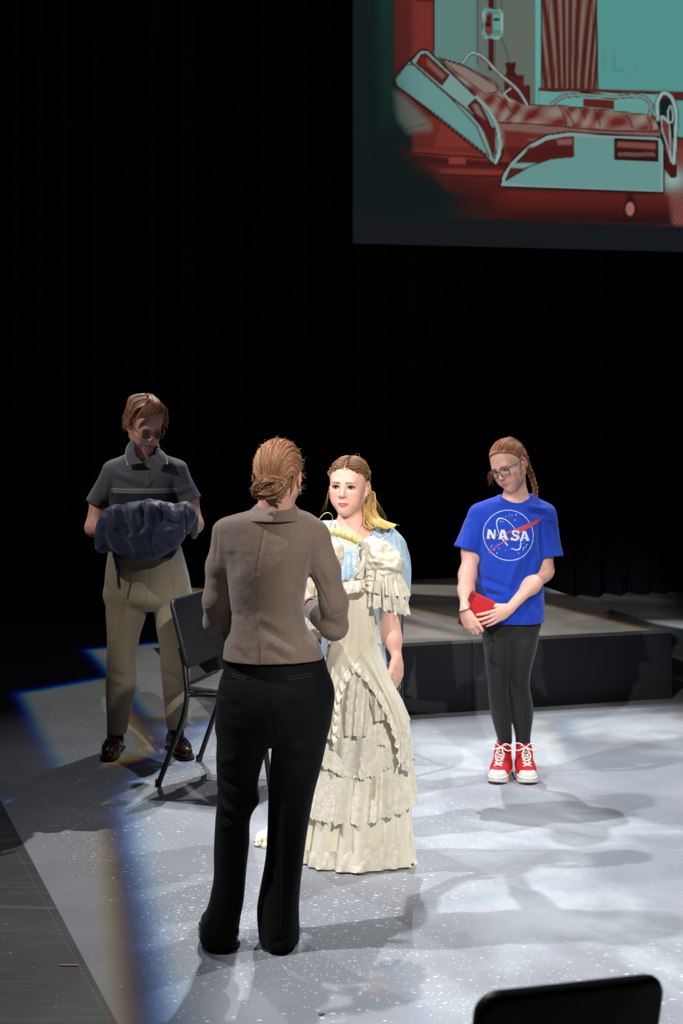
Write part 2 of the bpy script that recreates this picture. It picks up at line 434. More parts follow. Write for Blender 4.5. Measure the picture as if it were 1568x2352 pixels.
# ------------------------------------------------------------------ setting
YAW = math.atan2(.455, 1.62)                       # platform, screen and curtain stand turned by this angle
AX = np.array([math.cos(YAW), math.sin(YAW), 0]); AY = np.array([-math.sin(YAW), math.cos(YAW), 0]); UP = np.array([0, 0, 1.0])

def floor_material():
    m = bpy.data.materials.new('stage_floor_paint'); m.use_nodes = True; nt = m.node_tree; N, K = nt.nodes, nt.links; b = N['Principled BSDF']
    tc = N.new('ShaderNodeTexCoord'); co = tc.outputs['Object']
    def noise(scale, detail=4, rough=.5, vec=None, dist=0.0):
        n = N.new('ShaderNodeTexNoise'); n.inputs['Scale'].default_value = scale; n.inputs['Detail'].default_value = detail
        n.inputs['Roughness'].default_value = rough; n.inputs['Distortion'].default_value = dist; K.new(vec or co, n.inputs['Vector']); return n.outputs['Fac']
    def mr(v, a, b_, c=0.0, d=1.0, smooth=False):
        n = N.new('ShaderNodeMapRange'); n.inputs['From Min'].default_value = a; n.inputs['From Max'].default_value = b_; n.inputs['To Min'].default_value = c; n.inputs['To Max'].default_value = d
        if smooth: n.interpolation_type = 'SMOOTHSTEP'
        K.new(v, n.inputs['Value']); return n.outputs[0]
    def math_(op, a, b_=0.0):
        n = N.new('ShaderNodeMath'); n.operation = op
        for i, v in enumerate((a, b_)):
            if isinstance(v, (int, float)): n.inputs[i].default_value = v
            else: K.new(v, n.inputs[i])
        return n.outputs[0]
    def mix(f, a, b_):
        n = N.new('ShaderNodeMix'); n.data_type = 'RGBA'
        if isinstance(f, (int, float)): n.inputs[0].default_value = f
        else: K.new(f, n.inputs[0])
        for i, v in ((6, a), (7, b_)):
            if isinstance(v, tuple): n.inputs[i].default_value = (*v, 1)
            else: K.new(v, n.inputs[i])
        return n.outputs[2]
    sp = N.new('ShaderNodeSeparateXYZ'); K.new(co, sp.inputs[0]); X, Y = sp.outputs[0], sp.outputs[1]
    # paint edge
    a, c = np.array(G(5, 1845)), np.array(G(270, 2352)); t = (c - a) / np.linalg.norm(c - a); n = np.array([-t[1], t[0]])
    if n[0] < 0: n = -n
    dist = math_('ADD', math_('ADD', math_('MULTIPLY', X, float(n[0])), math_('MULTIPLY', Y, float(n[1]))), float(-(n @ a)))
    painted = mr(dist, -.002, .002)
    # grey paint, paler in cloudy patches towards stage left
    cl = mr(noise(1.1, 5, .55, dist=.6), .42, .66, smooth=True)
    side = mr(X, -.3, 1.1, 0, 1, True)
    cl = math_('MULTIPLY', cl, side)
    grey = mix(mr(noise(3.0, 4), .3, .7), lin((138, 140, 146)), lin((152, 154, 160)))
    grey = mix(math_('MULTIPLY', cl, .8), grey, lin((206, 213, 215)))
    # spatter
    def spots(scale, thr, dens_scale, dlo, dhi, sx=1.0):
        mp = N.new('ShaderNodeMapping'); mp.inputs['Scale'].default_value = (1.0, sx, 1.0); K.new(co, mp.inputs[0])
        wn = N.new('ShaderNodeTexNoise'); wn.inputs['Scale'].default_value = scale * .8; K.new(mp.outputs[0], wn.inputs['Vector'])
        ad = N.new('ShaderNodeVectorMath'); ad.operation = 'MULTIPLY_ADD'; K.new(wn.outputs['Color'], ad.inputs[0]); ad.inputs[1].default_value = (.9 / scale,) * 3; K.new(mp.outputs[0], ad.inputs[2])
        v = N.new('ShaderNodeTexVoronoi'); v.voronoi_dimensions = '2D'; v.inputs['Scale'].default_value = scale; v.inputs['Randomness'].default_value = 1; K.new(ad.outputs[0], v.inputs['Vector'])
        s2 = N.new('ShaderNodeSeparateColor'); K.new(v.outputs['Color'], s2.inputs[0])
        size = mr(s2.outputs[0], 0, 1, .1 * thr, thr)
        hit = math_('LESS_THAN', v.outputs['Distance'], size)
        keep = math_('GREATER_THAN', s2.outputs[1], mr(noise(dens_scale, 3), dlo, dhi, 1.0, .1))
        return math_('MULTIPLY', hit, keep)
    sp1 = math_('MAXIMUM', spots(27, .22, .9, .42, .72, 1.5), spots(58, .25, 1.3, .40, .75, 1.5))
    edge = mr(dist, .05, .55, .1, 1.0, True)
    sp1 = math_('MULTIPLY', sp1, math_('MULTIPLY', math_('MAXIMUM', mr(X, .15, .8, 1.0, .12), mr(Y, 5.2, 4.8, 0.0, .8)), mr(Y, 8.8, 7.4, .25, 1.0)))
    sp1 = math_('MULTIPLY', sp1, math_('GREATER_THAN', math_('ADD', edge, noise(40, 1)), .72))
    grey = mix(math_('MULTIPLY', sp1, .95), grey, lin((222, 228, 229)))
    # black floor with scuffs and dust
    def scratch(rot, sc, lo, hi):
        mp = N.new('ShaderNodeMapping'); mp.inputs['Rotation'].default_value = (0, 0, rot); mp.inputs['Scale'].default_value = (sc * .06, sc, 1); K.new(co, mp.inputs[0])
        return mr(noise(1.0, 5, .62, mp.outputs[0], .3), lo, hi)
    scr = math_('MAXIMUM', math_('MULTIPLY', scratch(.06, 30, .58, .70), .9), math_('MULTIPLY', math_('MAXIMUM', scratch(1.9, 26, .58, .70), scratch(-.7, 34, .60, .72)), .8))
    dust = mr(noise(2.2, 6, .6), .4, .75)
    black = mix(math_('MULTIPLY', dust, .7), lin((40, 39, 42)), lin((84, 82, 84)))
    black = mix(math_('MULTIPLY', scr, .45), black, lin((140, 138, 138)))
    dots = spots(26, .09, 1.1, .5, .8)
    black = mix(dots, black, lin((190, 196, 196)))
    grey = mix(math_('MULTIPLY', math_('MAXIMUM', scratch(.1, 18, .69, .74), scratch(-.9, 16, .70, .75)), .25), grey, lin((205, 205, 206)))
    # board joints
    ys = [G(0, 1978)[1], G(60, 2160)[1] - .0]
    j = math_('MULTIPLY', math_('LESS_THAN', math_('ABSOLUTE', math_('SUBTRACT', math_('ADD', Y, math_('MULTIPLY', X, -.055)), ys[0] + .055 * 1.16)), .0022), mr(noise(6, 3), .35, .6))
    j2 = math_('LESS_THAN', math_('ABSOLUTE', math_('SUBTRACT', math_('ADD', math_('MULTIPLY', X, .93), math_('MULTIPLY', Y, .366)), .93 * G(95, 2060)[0] + .366 * G(95, 2060)[1])), .0018)
    col = mix(painted, mix(math_('MULTIPLY', math_('MAXIMUM', j, math_('MULTIPLY', j2, .35)), .6), black, lin((150, 150, 150))), mix(math_('MULTIPLY', j, .5), grey, lin((205, 205, 205))))
    K.new(col, b.inputs['Base Color'])
    b.inputs['Roughness'].default_value = .55; b.inputs['Specular IOR Level'].default_value = .35
    n2 = N.new('ShaderNodeBump'); n2.inputs['Strength'].default_value = .15; n2.inputs['Distance'].default_value = .004; K.new(noise(60, 4), n2.inputs['Height']); K.new(n2.outputs[0], b.inputs['Normal'])
    return m

fo = mk('floor', [(-9, -4, 0), (9, -4, 0), (9, 17, 0), (-9, 17, 0)], np.array([[0, 1, 2, 3]]), floor_material(), kind='structure')
fo['label'] = 'grey spattered painted stage floor with black boards at the left edge'

# black pleated curtain panels behind the stage
velour = mat('black_velour', (.008, .009, .019), .95, sheen=.05, spec=.1, var=.25, vscale=3)
def curtain(c0, c1, seed):
    n, m = 260, 10; u = np.linspace(0, 1, n); L = c1 - c0; r = np.random.default_rng(seed)
    ph = u * L / .21 * 2 * np.pi + 1.3 * np.sin(u * 9 + seed) + r.random() * 6
    V = []
    for z in np.linspace(0, 7.2, m):
        w = .085 * np.sin(ph + .15 * np.sin(z + seed)) + .03 * np.sin(ph * 2.1 + seed) + .02 * np.sin(ph * .37)
        V.append(np.stack([(u - .5) * L, w, np.full(n, z)], 1))
    V = np.array(V).reshape(-1, 3); F = grid_faces(m, n)
    V2 = V + np.array([0, .008, 0]); F2 = F[:, ::-1] + len(V)
    return np.concatenate([V, V2]), np.concatenate([F, F2])
CURT0 = np.array([0, 12.35, 0.0])
for i in range(6):
    V, F = curtain(-6.2 + i * 2.35, -6.2 + (i + 1) * 2.35, i + 1)
    co = mk('stage_curtain', V, F, velour); co.location = CURT0 + AX * (-6.2 + (i + .5) * 2.35); co.rotation_euler = (0, 0, YAW)
    tag(co, 'black pleated velour curtain panel hanging behind the stage platform and the performers', 'curtain', 'black curtain panels at the back of the stage')

wb = mk('wall_back', [CURT0 + AX * -9 + AY * .35, CURT0 + AX * 9 + AY * .35, CURT0 + AX * 9 + AY * .35 + UP * 8, CURT0 + AX * -9 + AY * .35 + UP * 8], np.array([[0, 1, 2, 3]]), mat('black_wall_paint', (.004, .004, .005), .9, spec=.1, var=.2, vscale=2), kind='structure')

# ---- platform of two black decks
PH = .41
FL = np.array([-.47, 8.112, 0.0]); W_, D_ = 2.53, 2.5
deck_top = mat('worn_black_deck', lin((124, 118, 111)), .7, var=.35, vscale=3.5, bump=.3, bscale=60)
deck_side = mat('black_deck_fascia', lin((38, 41, 46)), .75, var=.2, vscale=3, bump=.2, bscale=20)
edge_m = mat('worn_deck_edge', lin((120, 118, 115)), .6, var=.3, vscale=20)
pl = thing('stage_platform', FL + AX * W_ / 2 + AY * D_ / 2, 'low black stage platform with worn grey top behind the person in the blue shirt', 'platform')
RY_ = np.stack([AX, AY, UP], 1)
for i in range(2):
    c = FL + AX * (W_ / 4 + i * W_ / 2) + AY * D_ / 2
    V, F = box(c + UP * (PH - .01), (W_ / 2 - .005, D_, .02), RY_, .003); mk('deck_panel', V, F, deck_top, pl, smooth=False)
    V, F = box(c - AY * (D_ / 2 - .011) + UP * (PH - .02) / 2, (W_ / 2 - .004, .018, PH - .02), RY_, .002); mk('front_fascia', V, F, deck_side, pl, smooth=False)
    V, F = box(c + AY * (D_ / 2 - .011) + UP * (PH - .02) / 2, (W_ / 2 - .004, .018, PH - .02), RY_, .002); mk('rear_fascia', V, F, deck_side, pl, smooth=False)
    V, F = box(FL + AX * (.011 + i * (W_ - .022)) + AY * D_ / 2 + UP * (PH - .02) / 2, (.018, D_ - .045, PH - .02), RY_, .002); mk('side_fascia', V, F, deck_side, pl, smooth=False)
    # frayed pale edging along the front lip
    n = 60; u = np.linspace(-W_ / 4 + .004, W_ / 4 - .004, n); w = .0035 + .002 * np.sin(u * 7 + i) + .0015 * RNG.random(n)
    top = [c + AX * a - AY * (D_ / 2 - .012) + UP * (PH + .0015) for a in u]; bot = [c + AX * a - AY * (D_ / 2 + .0015) + UP * (PH - b) for a, b in zip(u, w)]
    mid = [c + AX * a - AY * (D_ / 2 + .0015) + UP * (PH + .001) for a in u]
    V = np.array(top + mid + bot); mk('edge_tape', V, grid_faces(3, n), edge_m, pl)

# ---- projection screen
from functools import reduce
SCR0 = P(810, 559, 11.7); SW, SH = 4.7, 2.75
class Paint:
    def __init__(s, X, Y): s.X, s.Y = X, Y; s.C = np.zeros((len(X), 3))
    def dist(s, I, pts, closed):
        X, Y = s.X[I], s.Y[I]; d = np.full(len(X), 1e9); ins = np.zeros(len(X), bool)
        n = len(pts)
        for i in range(n if closed else n - 1):
            (x0, y0), (x1, y1) = pts[i], pts[(i + 1) % n]; dx, dy = x1 - x0, y1 - y0
            t = np.clip(((X - x0) * dx + (Y - y0) * dy) / (dx * dx + dy * dy + 1e-9), 0, 1)
            d = np.minimum(d, np.hypot(X - x0 - t * dx, Y - y0 - t * dy))
            if closed:
                c = (y0 > Y) != (y1 > Y); ins ^= c & (X < (x1 - x0) * (Y - y0) / (y1 - y0 + 1e-9) + x0)
        return d, ins
    def sel(s, pts, pad):
        p = np.array(pts); return np.nonzero((s.X > p[:, 0].min() - pad) & (s.X < p[:, 0].max() + pad) & (s.Y > p[:, 1].min() - pad) & (s.Y < p[:, 1].max() + pad))[0]
    def fill(s, pts, col, soft=2.0, alpha=1.0, line=None, lw=4, fn=None):
        I = s.sel(pts, soft + lw)
        if len(I) == 0: return
        d, ins = s.dist(I, pts, True); sd = np.where(ins, -d, d); a = np.clip(.5 - sd / soft / 2, 0, 1) * alpha
        c = np.array(lin(col)) if fn is None else fn(s.X[I], s.Y[I])
        s.C[I] += (c - s.C[I]) * a[:, None]
        if line is not None: a = np.clip((lw / 2 + 1 - d) / 2, 0, 1); s.C[I] += (np.array(lin(line)) - s.C[I]) * a[:, None]
    def stroke(s, pts, w, col, soft=2.0, alpha=1.0, sm=0):
        if sm: pts = spline(pts, sm)
        I = s.sel(pts, w + soft)
        if len(I) == 0: return
        d, _ = s.dist(I, pts, False); a = np.clip((w / 2 - d) / soft + .5, 0, 1) * alpha
        s.C[I] += (np.array(lin(col)) - s.C[I]) * a[:, None]
    def blob(s, x, y, rx, ry, col, alpha=.8):
        a = np.exp(-(((s.X - x) / rx)**2 + ((s.Y - y) / ry)**2)) * alpha; s.C += (np.array(lin(col)) - s.C) * a[:, None]

def screen_picture():
    nu, nv = 520, 318
    u = np.linspace(0, SW, nu); v = np.linspace(0, SH, nv)
    U, W = [a.ravel() for a in np.meshgrid(u, v, indexing='ij')]
    V = SCR0 + U[:, None] * AX + W[:, None] * UP
    X = ((CX + V[:, 0] / V[:, 1] * FPX) - 800) * 2.0417; Y = (HZ - (V[:, 2] - CAMH) / V[:, 1] * FPX) * 2.0417
    p = Paint(X, Y)
    T, L, Rd, Md, Dk, Wh, Gp = (88, 150, 144), (106, 154, 150), (74, 26, 24), (112, 44, 38), (46, 16, 16), (150, 178, 174), (134, 116, 108)
    p.C[:] = lin((24, 30, 32))
    p.fill([(0, -300), (1750, -300), (1750, 1070), (0, 1005)], (21, 34, 34), 8)
    p.fill([(140, -300), (215, -300), (215, 520), (170, 620), (140, 600)], (26, 62, 55), 26, .8)
    p.fill([(215, -300), (402, -300), (402, 560), (300, 600), (215, 380)], (96, 38, 34), 10)
    p.fill([(300, -300), (395, -300), (395, 250), (300, 260)], (124, 50, 44), 14)
    p.fill([(318, -20), (400, -20), (400, 8), (318, 8)], (80, 30, 28), 4)
    p.fill([(402, -300), (610, -300), (610, 520), (402, 420)], (98, 136, 130), 3)
    p.fill([(600, -300), (880, -300), (880, 520), (600, 520)], (100, 116, 108), 12)
    p.fill([(690, -300), (880, -300), (880, 520), (690, 520)], (102, 112, 102), 12)
    p.fill([(876, -300), (910, -300), (910, 480), (890, 560), (876, 520)], (104, 172, 166), 4)
    p.fill([(1160, -300), (1750, -300), (1750, 450), (1160, 420)], (88, 156, 150), 3)
    for (x, y, w, h) in ((1200, 285, 10, 40), (1245, 290, 9, 50), (1270, 330, 40, 8), (1345, 325, 8, 14), (1300, 355, 18, 6)): p.blob(x, y, w, h, (78, 132, 126), .5)
    p.stroke([(402, -300), (402, 240)], 3, Dk); p.stroke([(605, -300), (605, 300)], 5, (60, 74, 70)); p.stroke([(690, -300), (690, 330)], 4, (70, 60, 58)); p.stroke([(716, -300), (716, 60)], 4, (60, 66, 62))
    p.fill([(656, -300), (682, -300), (682, 330), (656, 330)], Rd, 3)
    # drip bag
    bag = [(634, 44), (650, 38), (706, 44), (720, 60), (720, 165), (704, 180), (660, 180), (640, 176), (628, 160), (632, 60)]
    p.fill(bag, (104, 160, 154), 2, 1, Wh, 7); p.stroke(bag + bag[:1], 2, Dk)
    p.fill([(648, 60), (676, 60), (676, 160), (655, 172), (640, 150), (640, 110)], (120, 60, 56), 4); p.fill([(640, 108), (668, 108), (668, 124), (640, 124)], Dk, 3)
    p.fill([(648, 72), (668, 72), (668, 105), (648, 105)], (70, 34, 32), 4)
    for i in range(4): p.stroke([(652 + i * 14, 52), (662 + i * 14, 66)], 3, Dk)
    p.fill([(680, 86), (708, 86), (708, 98), (680, 98)], Dk, 2)
    for i in range(8): p.stroke([(672 + i * 6, 140), (684 + i * 6, 166)], 2, (60, 80, 78))
    p.stroke([(716, 175), (735, 225), (752, 292)], 3, (44, 30, 30), sm=14)
    # night stand
    p.fill([(730, 352), (822, 352), (822, 402), (848, 402), (848, 500), (730, 500)], (84, 30, 28), 3, 1, Dk, 3)
    p.fill([(735, 294), (784, 294), (778, 330), (786, 352), (740, 352), (744, 330)], (70, 24, 24), 2, 1, Dk, 3)
    # curtain
    def cf(x, y):
        s = .5 + .5 * np.sin(x * .155 + 1.2 * np.sin(x * .043) + .0009 * y * (x - 1030) * .2); g = np.clip((y + 60) / 420, 0, 1)
        a = (s ** (1.2 + 1.6 * g))[:, None]; return np.array(lin((86, 30, 28))) * (1 - a) + np.array(lin((134, 120, 110))) * a * .9
    cur = [(905, -300), (1160, -300), (1172, 425), (905, 425)]
    p.fill(cur, None, 3, fn=cf); p.stroke([(905, -300), (905, 425)], 7, Dk); p.stroke([(1158, -300), (1168, 425)], 6, Dk)
    for x in (935, 968, 1004, 1046, 1075, 1108, 1140): p.stroke([(x, -300), (x + 4, 200), (x - 2, 425)], 3, (52, 18, 18), sm=8, alpha=.7)
    # window sill, wall panels, floor
    p.fill([(890, 410), (1750, 435), (1750, 470), (890, 440)], (92, 34, 30), 3)
    p.fill([(890, 426), (1460, 440), (1460, 560), (890, 540)], (104, 164, 158), 3, 1, Dk, 3)
    p.fill([(1530, 470), (1750, 480), (1750, 660), (1530, 640)], (96, 160, 154), 3); p.fill([(1500, 650), (1750, 660), (1750, 690), (1500, 690)], Md, 6)
    p.fill([(1480, 690), (1750, 690), (1750, 1066), (1480, 1056)], (116, 66, 60), 12)
    p.blob(1520, 840, 60, 50, (150, 190, 186), .9)
    # under-bed shadows and floor
    p.fill([(210, 690), (760, 690), (760, 880), (440, 880), (330, 800)], (70, 26, 24), 26)
    p.fill([(360, 770), (720, 790), (720, 900), (460, 880)], (96, 38, 34), 16)
    p.fill([(440, 820), (720, 850), (720, 905), (1480, 915), (1500, 1050), (900, 1040), (460, 885)], (92, 32, 28), 20)
    def ff(x, y): g = np.clip((y - 880) / 150, 0, 1)[:, None]; return np.array(lin((110, 38, 32))) * (1 - g) + np.array(lin((44, 22, 22))) * g
    p.fill([(660, 890), (1500, 915), (1520, 1060), (660, 1034)], None, 14, fn=ff); p.fill([(520, 870), (700, 880), (700, 1034), (520, 1026)], (58, 24, 23), 70)
    for r in range(9):
        for c in range(7): p.blob(1530 + c * 22 + (r % 2) * 11, 925 + r * 15, 5, 4, (160, 96, 88), .6)
    # mattress and body of the bed
    p.fill([(300, 560), (420, 540), (700, 700), (700, 760), (440, 740), (300, 720)], Md, 8)
    p.fill([(440, 560), (660, 740), (590, 690), (400, 690)], (128, 52, 44), 4)
    p.fill([(300, 690), (760, 735), (760, 760), (300, 720)], (128, 52, 46), 6); p.stroke([(300, 716), (720, 745)], 6, Dk); p.fill([(470, 740), (550, 744), (550, 772), (470, 768)], (140, 62, 54), 3)
    p.fill([(430, 790), (760, 800), (760, 826), (430, 815)], (132, 54, 46), 5); p.stroke([(430, 818), (760, 828)], 6, Dk)
    def mf(x, y):
        s = .5 + .5 * np.sin(x * .06 + y * .05 + 2 * np.sin(x * .017)); s2 = .5 + .5 * np.sin(x * .021 - y * .06)
        a = np.clip(s * .7 + s2 * .5 - .15, 0, 1)[:, None]; return np.array(lin((112, 42, 36))) * (1 - a) + np.array(lin((150, 132, 122))) * a
    p.fill([(420, 270), (530, 300), (690, 385), (720, 440), (830, 492), (1000, 495), (1430, 540), (1460, 610), (1280, 620), (1050, 640), (730, 680), (650, 600), (560, 420)], None, 3, fn=mf, line=Dk, lw=4)
    p.fill([(640, 575), (1460, 615), (1460, 640), (1060, 640), (900, 700), (720, 690)], (130, 96, 88), 6); p.stroke([(620, 572), (900, 585), (1180, 610), (1450, 620)], 6, (72, 22, 22), sm=30)
    p.fill([(430, 275), (540, 310), (690, 400), (700, 430), (640, 440), (520, 350)], (140, 122, 112), 6, 1, Dk, 4)
    for (x0, y0, x1, y1) in ((740, 560, 800, 500), (830, 560, 900, 500), (985, 495, 1020, 590), (1000, 500, 1060, 590), (1080, 505, 1110, 560), (1150, 515, 1180, 590), (1300, 540, 1330, 600), (1400, 550, 1420, 610), (700, 450, 760, 520)):
        p.stroke([(x0, y0), ((x0 + x1) / 2 + 8, (y0 + y1) / 2), (x1, y1)], 7, (84, 28, 26), sm=10, alpha=.85)
    for i in range(10): p.stroke([(1140 + i * 16, 520), (1160 + i * 16, 545)], 3, (84, 40, 38), alpha=.6)
    p.fill([(730, 610), (1060, 640), (1060, 735), (730, 745)], (112, 44, 38), 6); p.fill([(840, 655), (1058, 638), (1058, 690), (960, 680)], (150, 110, 100), 8, .7); p.fill([(730, 690), (1058, 680), (1058, 735), (760, 750)], (88, 32, 28), 6)
    # head-end rail far side
    p.stroke([(535, 295), (580, 248), (610, 255), (700, 340), (800, 430), (838, 492)], 15, Dk, sm=30); p.stroke([(535, 295), (580, 248), (610, 255), (700, 340), (800, 430), (838, 492)], 9, Wh, sm=30); p.stroke([(610, 262), (700, 346), (790, 432)], 4, (130, 60, 56), sm=12)
    p.stroke([(760, 415), (728, 440), (760, 476)], 7, Wh); 
    # foot-end rail far side
    p.stroke([(955, 488), (1000, 455), (1060, 446), (1240, 455), (1400, 468), (1418, 490), (1412, 540)], 20, Dk, sm=34); p.stroke([(955, 488), (1000, 455), (1060, 446), (1240, 455), (1400, 468), (1418, 490), (1412, 540)], 13, (128, 140, 134), sm=34)
    p.fill([(1100, 462), (1245, 470), (1245, 515), (1100, 500)], (96, 36, 32), 3); p.fill([(1250, 476), (1398, 486), (1400, 535), (1250, 515)], (104, 160, 154), 3)
    # raised head board
    hb = [(340, 232), (372, 236), (600, 455), (680, 540), (715, 640), (718, 730), (700, 765), (680, 770), (640, 730), (400, 540), (220, 400), (212, 366), (265, 300), (295, 280)]
    p.fill(hb, (124, 158, 152), 2, 1, Dk, 9)
    p.fill([(220, 370), (270, 305), (300, 300), (480, 460), (600, 590), (660, 735), (420, 545), (225, 400)], L, 3, 1, Rd, 6)
    p.stroke([(292, 290), (480, 455), (560, 520), (640, 620), (680, 740)], 9, Rd, sm=24)
    p.fill([(318, 298), (340, 256), (362, 252), (472, 352), (438, 400)], (92, 32, 30), 2, 1, Dk, 5); p.fill([(330, 280), (352, 262), (375, 300), (350, 310)], (130, 30, 30), 6, .8)
    p.fill([(366, 272), (455, 355), (440, 372), (370, 306)], (140, 100, 92), 5, .7)
    p.fill([(560, 498), (598, 460), (640, 530), (672, 600), (686, 650), (640, 610)], (86, 32, 30), 2, 1, Dk, 5); p.fill([(580, 490), (605, 490), (640, 560), (600, 530)], (140, 122, 114), 6, .8)
    p.fill([(618, 575), (690, 600), (690, 740), (660, 690)], (84, 30, 28), 4)
    p.stroke([(600, 456), (660, 520), (705, 620), (710, 700), (690, 762)], 15, Wh, sm=30, alpha=.8); p.stroke([(594, 462), (650, 525), (692, 620), (695, 700), (684, 758)], 4, Dk, sm=30)
    # pillow glow and dark fade at the left
    p.fill([(215, 430), (260, 450), (385, 580), (385, 610), (280, 625), (230, 560)], (112, 122, 112), 18, .75); p.stroke([(270, 605), (385, 575)], 4, Dk, alpha=.7)
    for (x, y, rx, ry, a) in ((110, 500, 150, 600, .75), (150, 760, 190, 160, .85), (200, 930, 260, 130, .9), (330, 900, 160, 90, .7)): p.blob(x, y, rx, ry, (17, 28, 28), a)
    # near side board
    nb = [(712, 870), (720, 820), (760, 760), (840, 680), (930, 632), (1030, 618), (1200, 630), (1440, 640), (1468, 648), (1478, 680), (1478, 905), (1200, 895), (900, 882), (712, 874)]
    p.fill(nb, (132, 164, 160), 2, 1, Dk, 8)
    p.fill([(735, 858), (760, 830), (860, 770), (960, 742), (1060, 735), (1062, 640), (1436, 655), (1460, 670), (1465, 895), (1200, 885), (900, 872)], L, 3)
    p.fill([(735, 848), (760, 790), (840, 710), (930, 660), (1020, 642), (1056, 642), (1056, 735), (950, 745), (850, 780)], (92, 34, 30), 2, 1, Dk, 5)
    p.fill([(840, 690), (1050, 676), (1050, 730), (930, 742), (800, 800)], (80, 28, 26), 8); p.fill([(975, 655), (1048, 650), (1048, 678), (985, 680)], (150, 96, 88), 5, .8)
    p.fill([(760, 765), (880, 765), (820, 790), (755, 785)], (118, 162, 156), 4)
    p.fill([(1250, 652), (1448, 660), (1450, 754), (1250, 746)], (64, 22, 22), 2, 1, Dk, 8); p.fill([(1260, 664), (1440, 672), (1440, 700), (1260, 690)], (140, 84, 76), 4, .8)
    for i in range(22): p.stroke([(1262 + i * 8, 716), (1270 + i * 8, 732)], 3, (150, 130, 124), alpha=.8)
    # foot board
    p.stroke([(1450, 560), (1452, 470), (1478, 434), (1508, 450), (1530, 500), (1532, 640), (1524, 770)], 24, Dk, sm=30); p.stroke([(1450, 560), (1452, 470), (1478, 434), (1508, 450), (1530, 500), (1532, 640), (1524, 770)], 16, Wh, sm=30)
    p.fill([(1465, 545), (1505, 580), (1512, 760), (1500, 700), (1470, 610)], (120, 56, 50), 4, 1, Wh, 6); p.stroke([(1500, 560), (1498, 520), (1510, 495), (1518, 520), (1515, 575), (1475, 545)], 7, Wh, sm=20)
    p.fill([(1482, 700), (1512, 770), (1538, 775), (1536, 830), (1512, 832), (1482, 790)], (72, 26, 24), 3, 1, Dk, 4)
    # castor
    p.fill([(1300, 905), (1340, 905), (1332, 940), (1305, 940)], (70, 22, 22), 4)
    th = np.linspace(0, 2 * np.pi, 26, endpoint=False); p.fill([(1322 + 34 * math.cos(a), 978 + 50 * math.sin(a)) for a in th], (40, 26, 28), 5); p.fill([(1320 + 20 * math.cos(a), 980 + 32 * math.sin(a)) for a in th], (170, 104, 92), 4)
    # unlit strip below the picture
    p.fill([(-10, 1004), (700, 1030), (1750, 1072), (1750, 1400), (-10, 1400)], (24, 27, 31), 5)
    p.fill([(-10, -300), (26, -300), (34, 1300), (-10, 1300)], (18, 26, 26), 16, .6)
    return V, grid_faces(nu, nv), p.C

def screen_material():
    m = bpy.data.materials.new('projected_picture'); m.use_nodes = True; nt = m.node_tree; b = nt.nodes['Principled BSDF']
    a = nt.nodes.new('ShaderNodeAttribute'); a.attribute_name = 'Col'
    b.inputs['Base Color'].default_value = (.03, .03, .032, 1); b.inputs['Roughness'].default_value = .9; b.inputs['Specular IOR Level'].default_value = .1
    nt.links.new(a.outputs['Color'], b.inputs['Emission Color']); b.inputs['Emission Strength'].default_value = .82
    return m
sc_t = thing('projection_screen', SCR0, 'hanging projection screen showing a red and teal drawing of a hospital bed', 'screen')
V, F, C = screen_picture()
mk('projected_picture', V, F[:, ::-1] if False else F, screen_material(), sc_t, cols=C, smooth=False, label='teal and dark red comic drawing of an empty hospital bed')
frame_m = mat('black_screen_border', (.006, .006, .007), .9, spec=.1)
V, F = box(SCR0 + AX * SW / 2 + UP * SH / 2 + AY * .02, (SW + .02, .03, SH + .02), RY_); mk('screen_backing', V, F, frame_m, sc_t, smooth=False)
for dx in (.03, SW - .03):
    V, F = tube([SCR0 + AX * dx + UP * SH + AY * .02, SCR0 + AX * dx + UP * 4.6 + AY * .02], .004, 6); mk('hanging_cable', V, fix_deg(F), frame_m, sc_t)

# ---- chairs
plastic = mat('black_chair_plastic', (.016, .016, .018), .42, bump=.15, bscale=350)
seat_m = mat('grey_black_chair_seat', (.045, .045, .048), .5, bump=.2, bscale=300)
steel = mat('black_chair_tube', (.009, .009, .011), .35, coat=.2)
rubber = mat('black_rubber', (.012, .012, .012), .7)

def slab(w, h, r, t, bev, n=13):
    """rounded plate in the xz plane (thickness along y): rings from front centre over the rim to back centre"""
    out = []
    for (sx, sz) in ((1, -1), (1, 1), (-1, 1), (-1, -1)):
        a0 = {(1, -1): -90, (1, 1): 0, (-1, 1): 90, (-1, -1): 180}[(sx, sz)]
        for k in range(n):
            a = math.radians(a0 + 90 * k / (n - 1)); out.append((sx * (w / 2 - r) + r * math.cos(a), sz * (h / 2 - r) + r * math.sin(a)))
    o = np.array(out); rings = []
    prof = [(.04, -t / 2), (.35, -t / 2), (.7, -t / 2), (.9, -t / 2)]
    for f, y in prof: rings.append(np.c_[o[:, 0] * f, np.full(len(o), y), o[:, 1] * f])
    for a in np.linspace(-90, 90, 9):
        e = bev * (1 - math.cos(math.radians(a))); y = (t / 2) * math.sin(math.radians(a))
        s = np.c_[(w / 2 - e) / (w / 2) * o[:, 0], np.full(len(o), y), (h / 2 - e) / (h / 2) * o[:, 1]]; rings.append(s)
    for f, y in prof[::-1]: rings.append(np.c_[o[:, 0] * f, np.full(len(o), -y), o[:, 1] * f])
    V = np.concatenate(rings); m = len(o); F = [tuple(int(i) for i in f) for f in grid_faces(len(rings), m, False, True)]
    F = [f[::-1] for f in F]
    F.append(tuple(range(m))[::-1]); F.append(tuple(len(V) - m + i for i in range(m)))
    return V, F

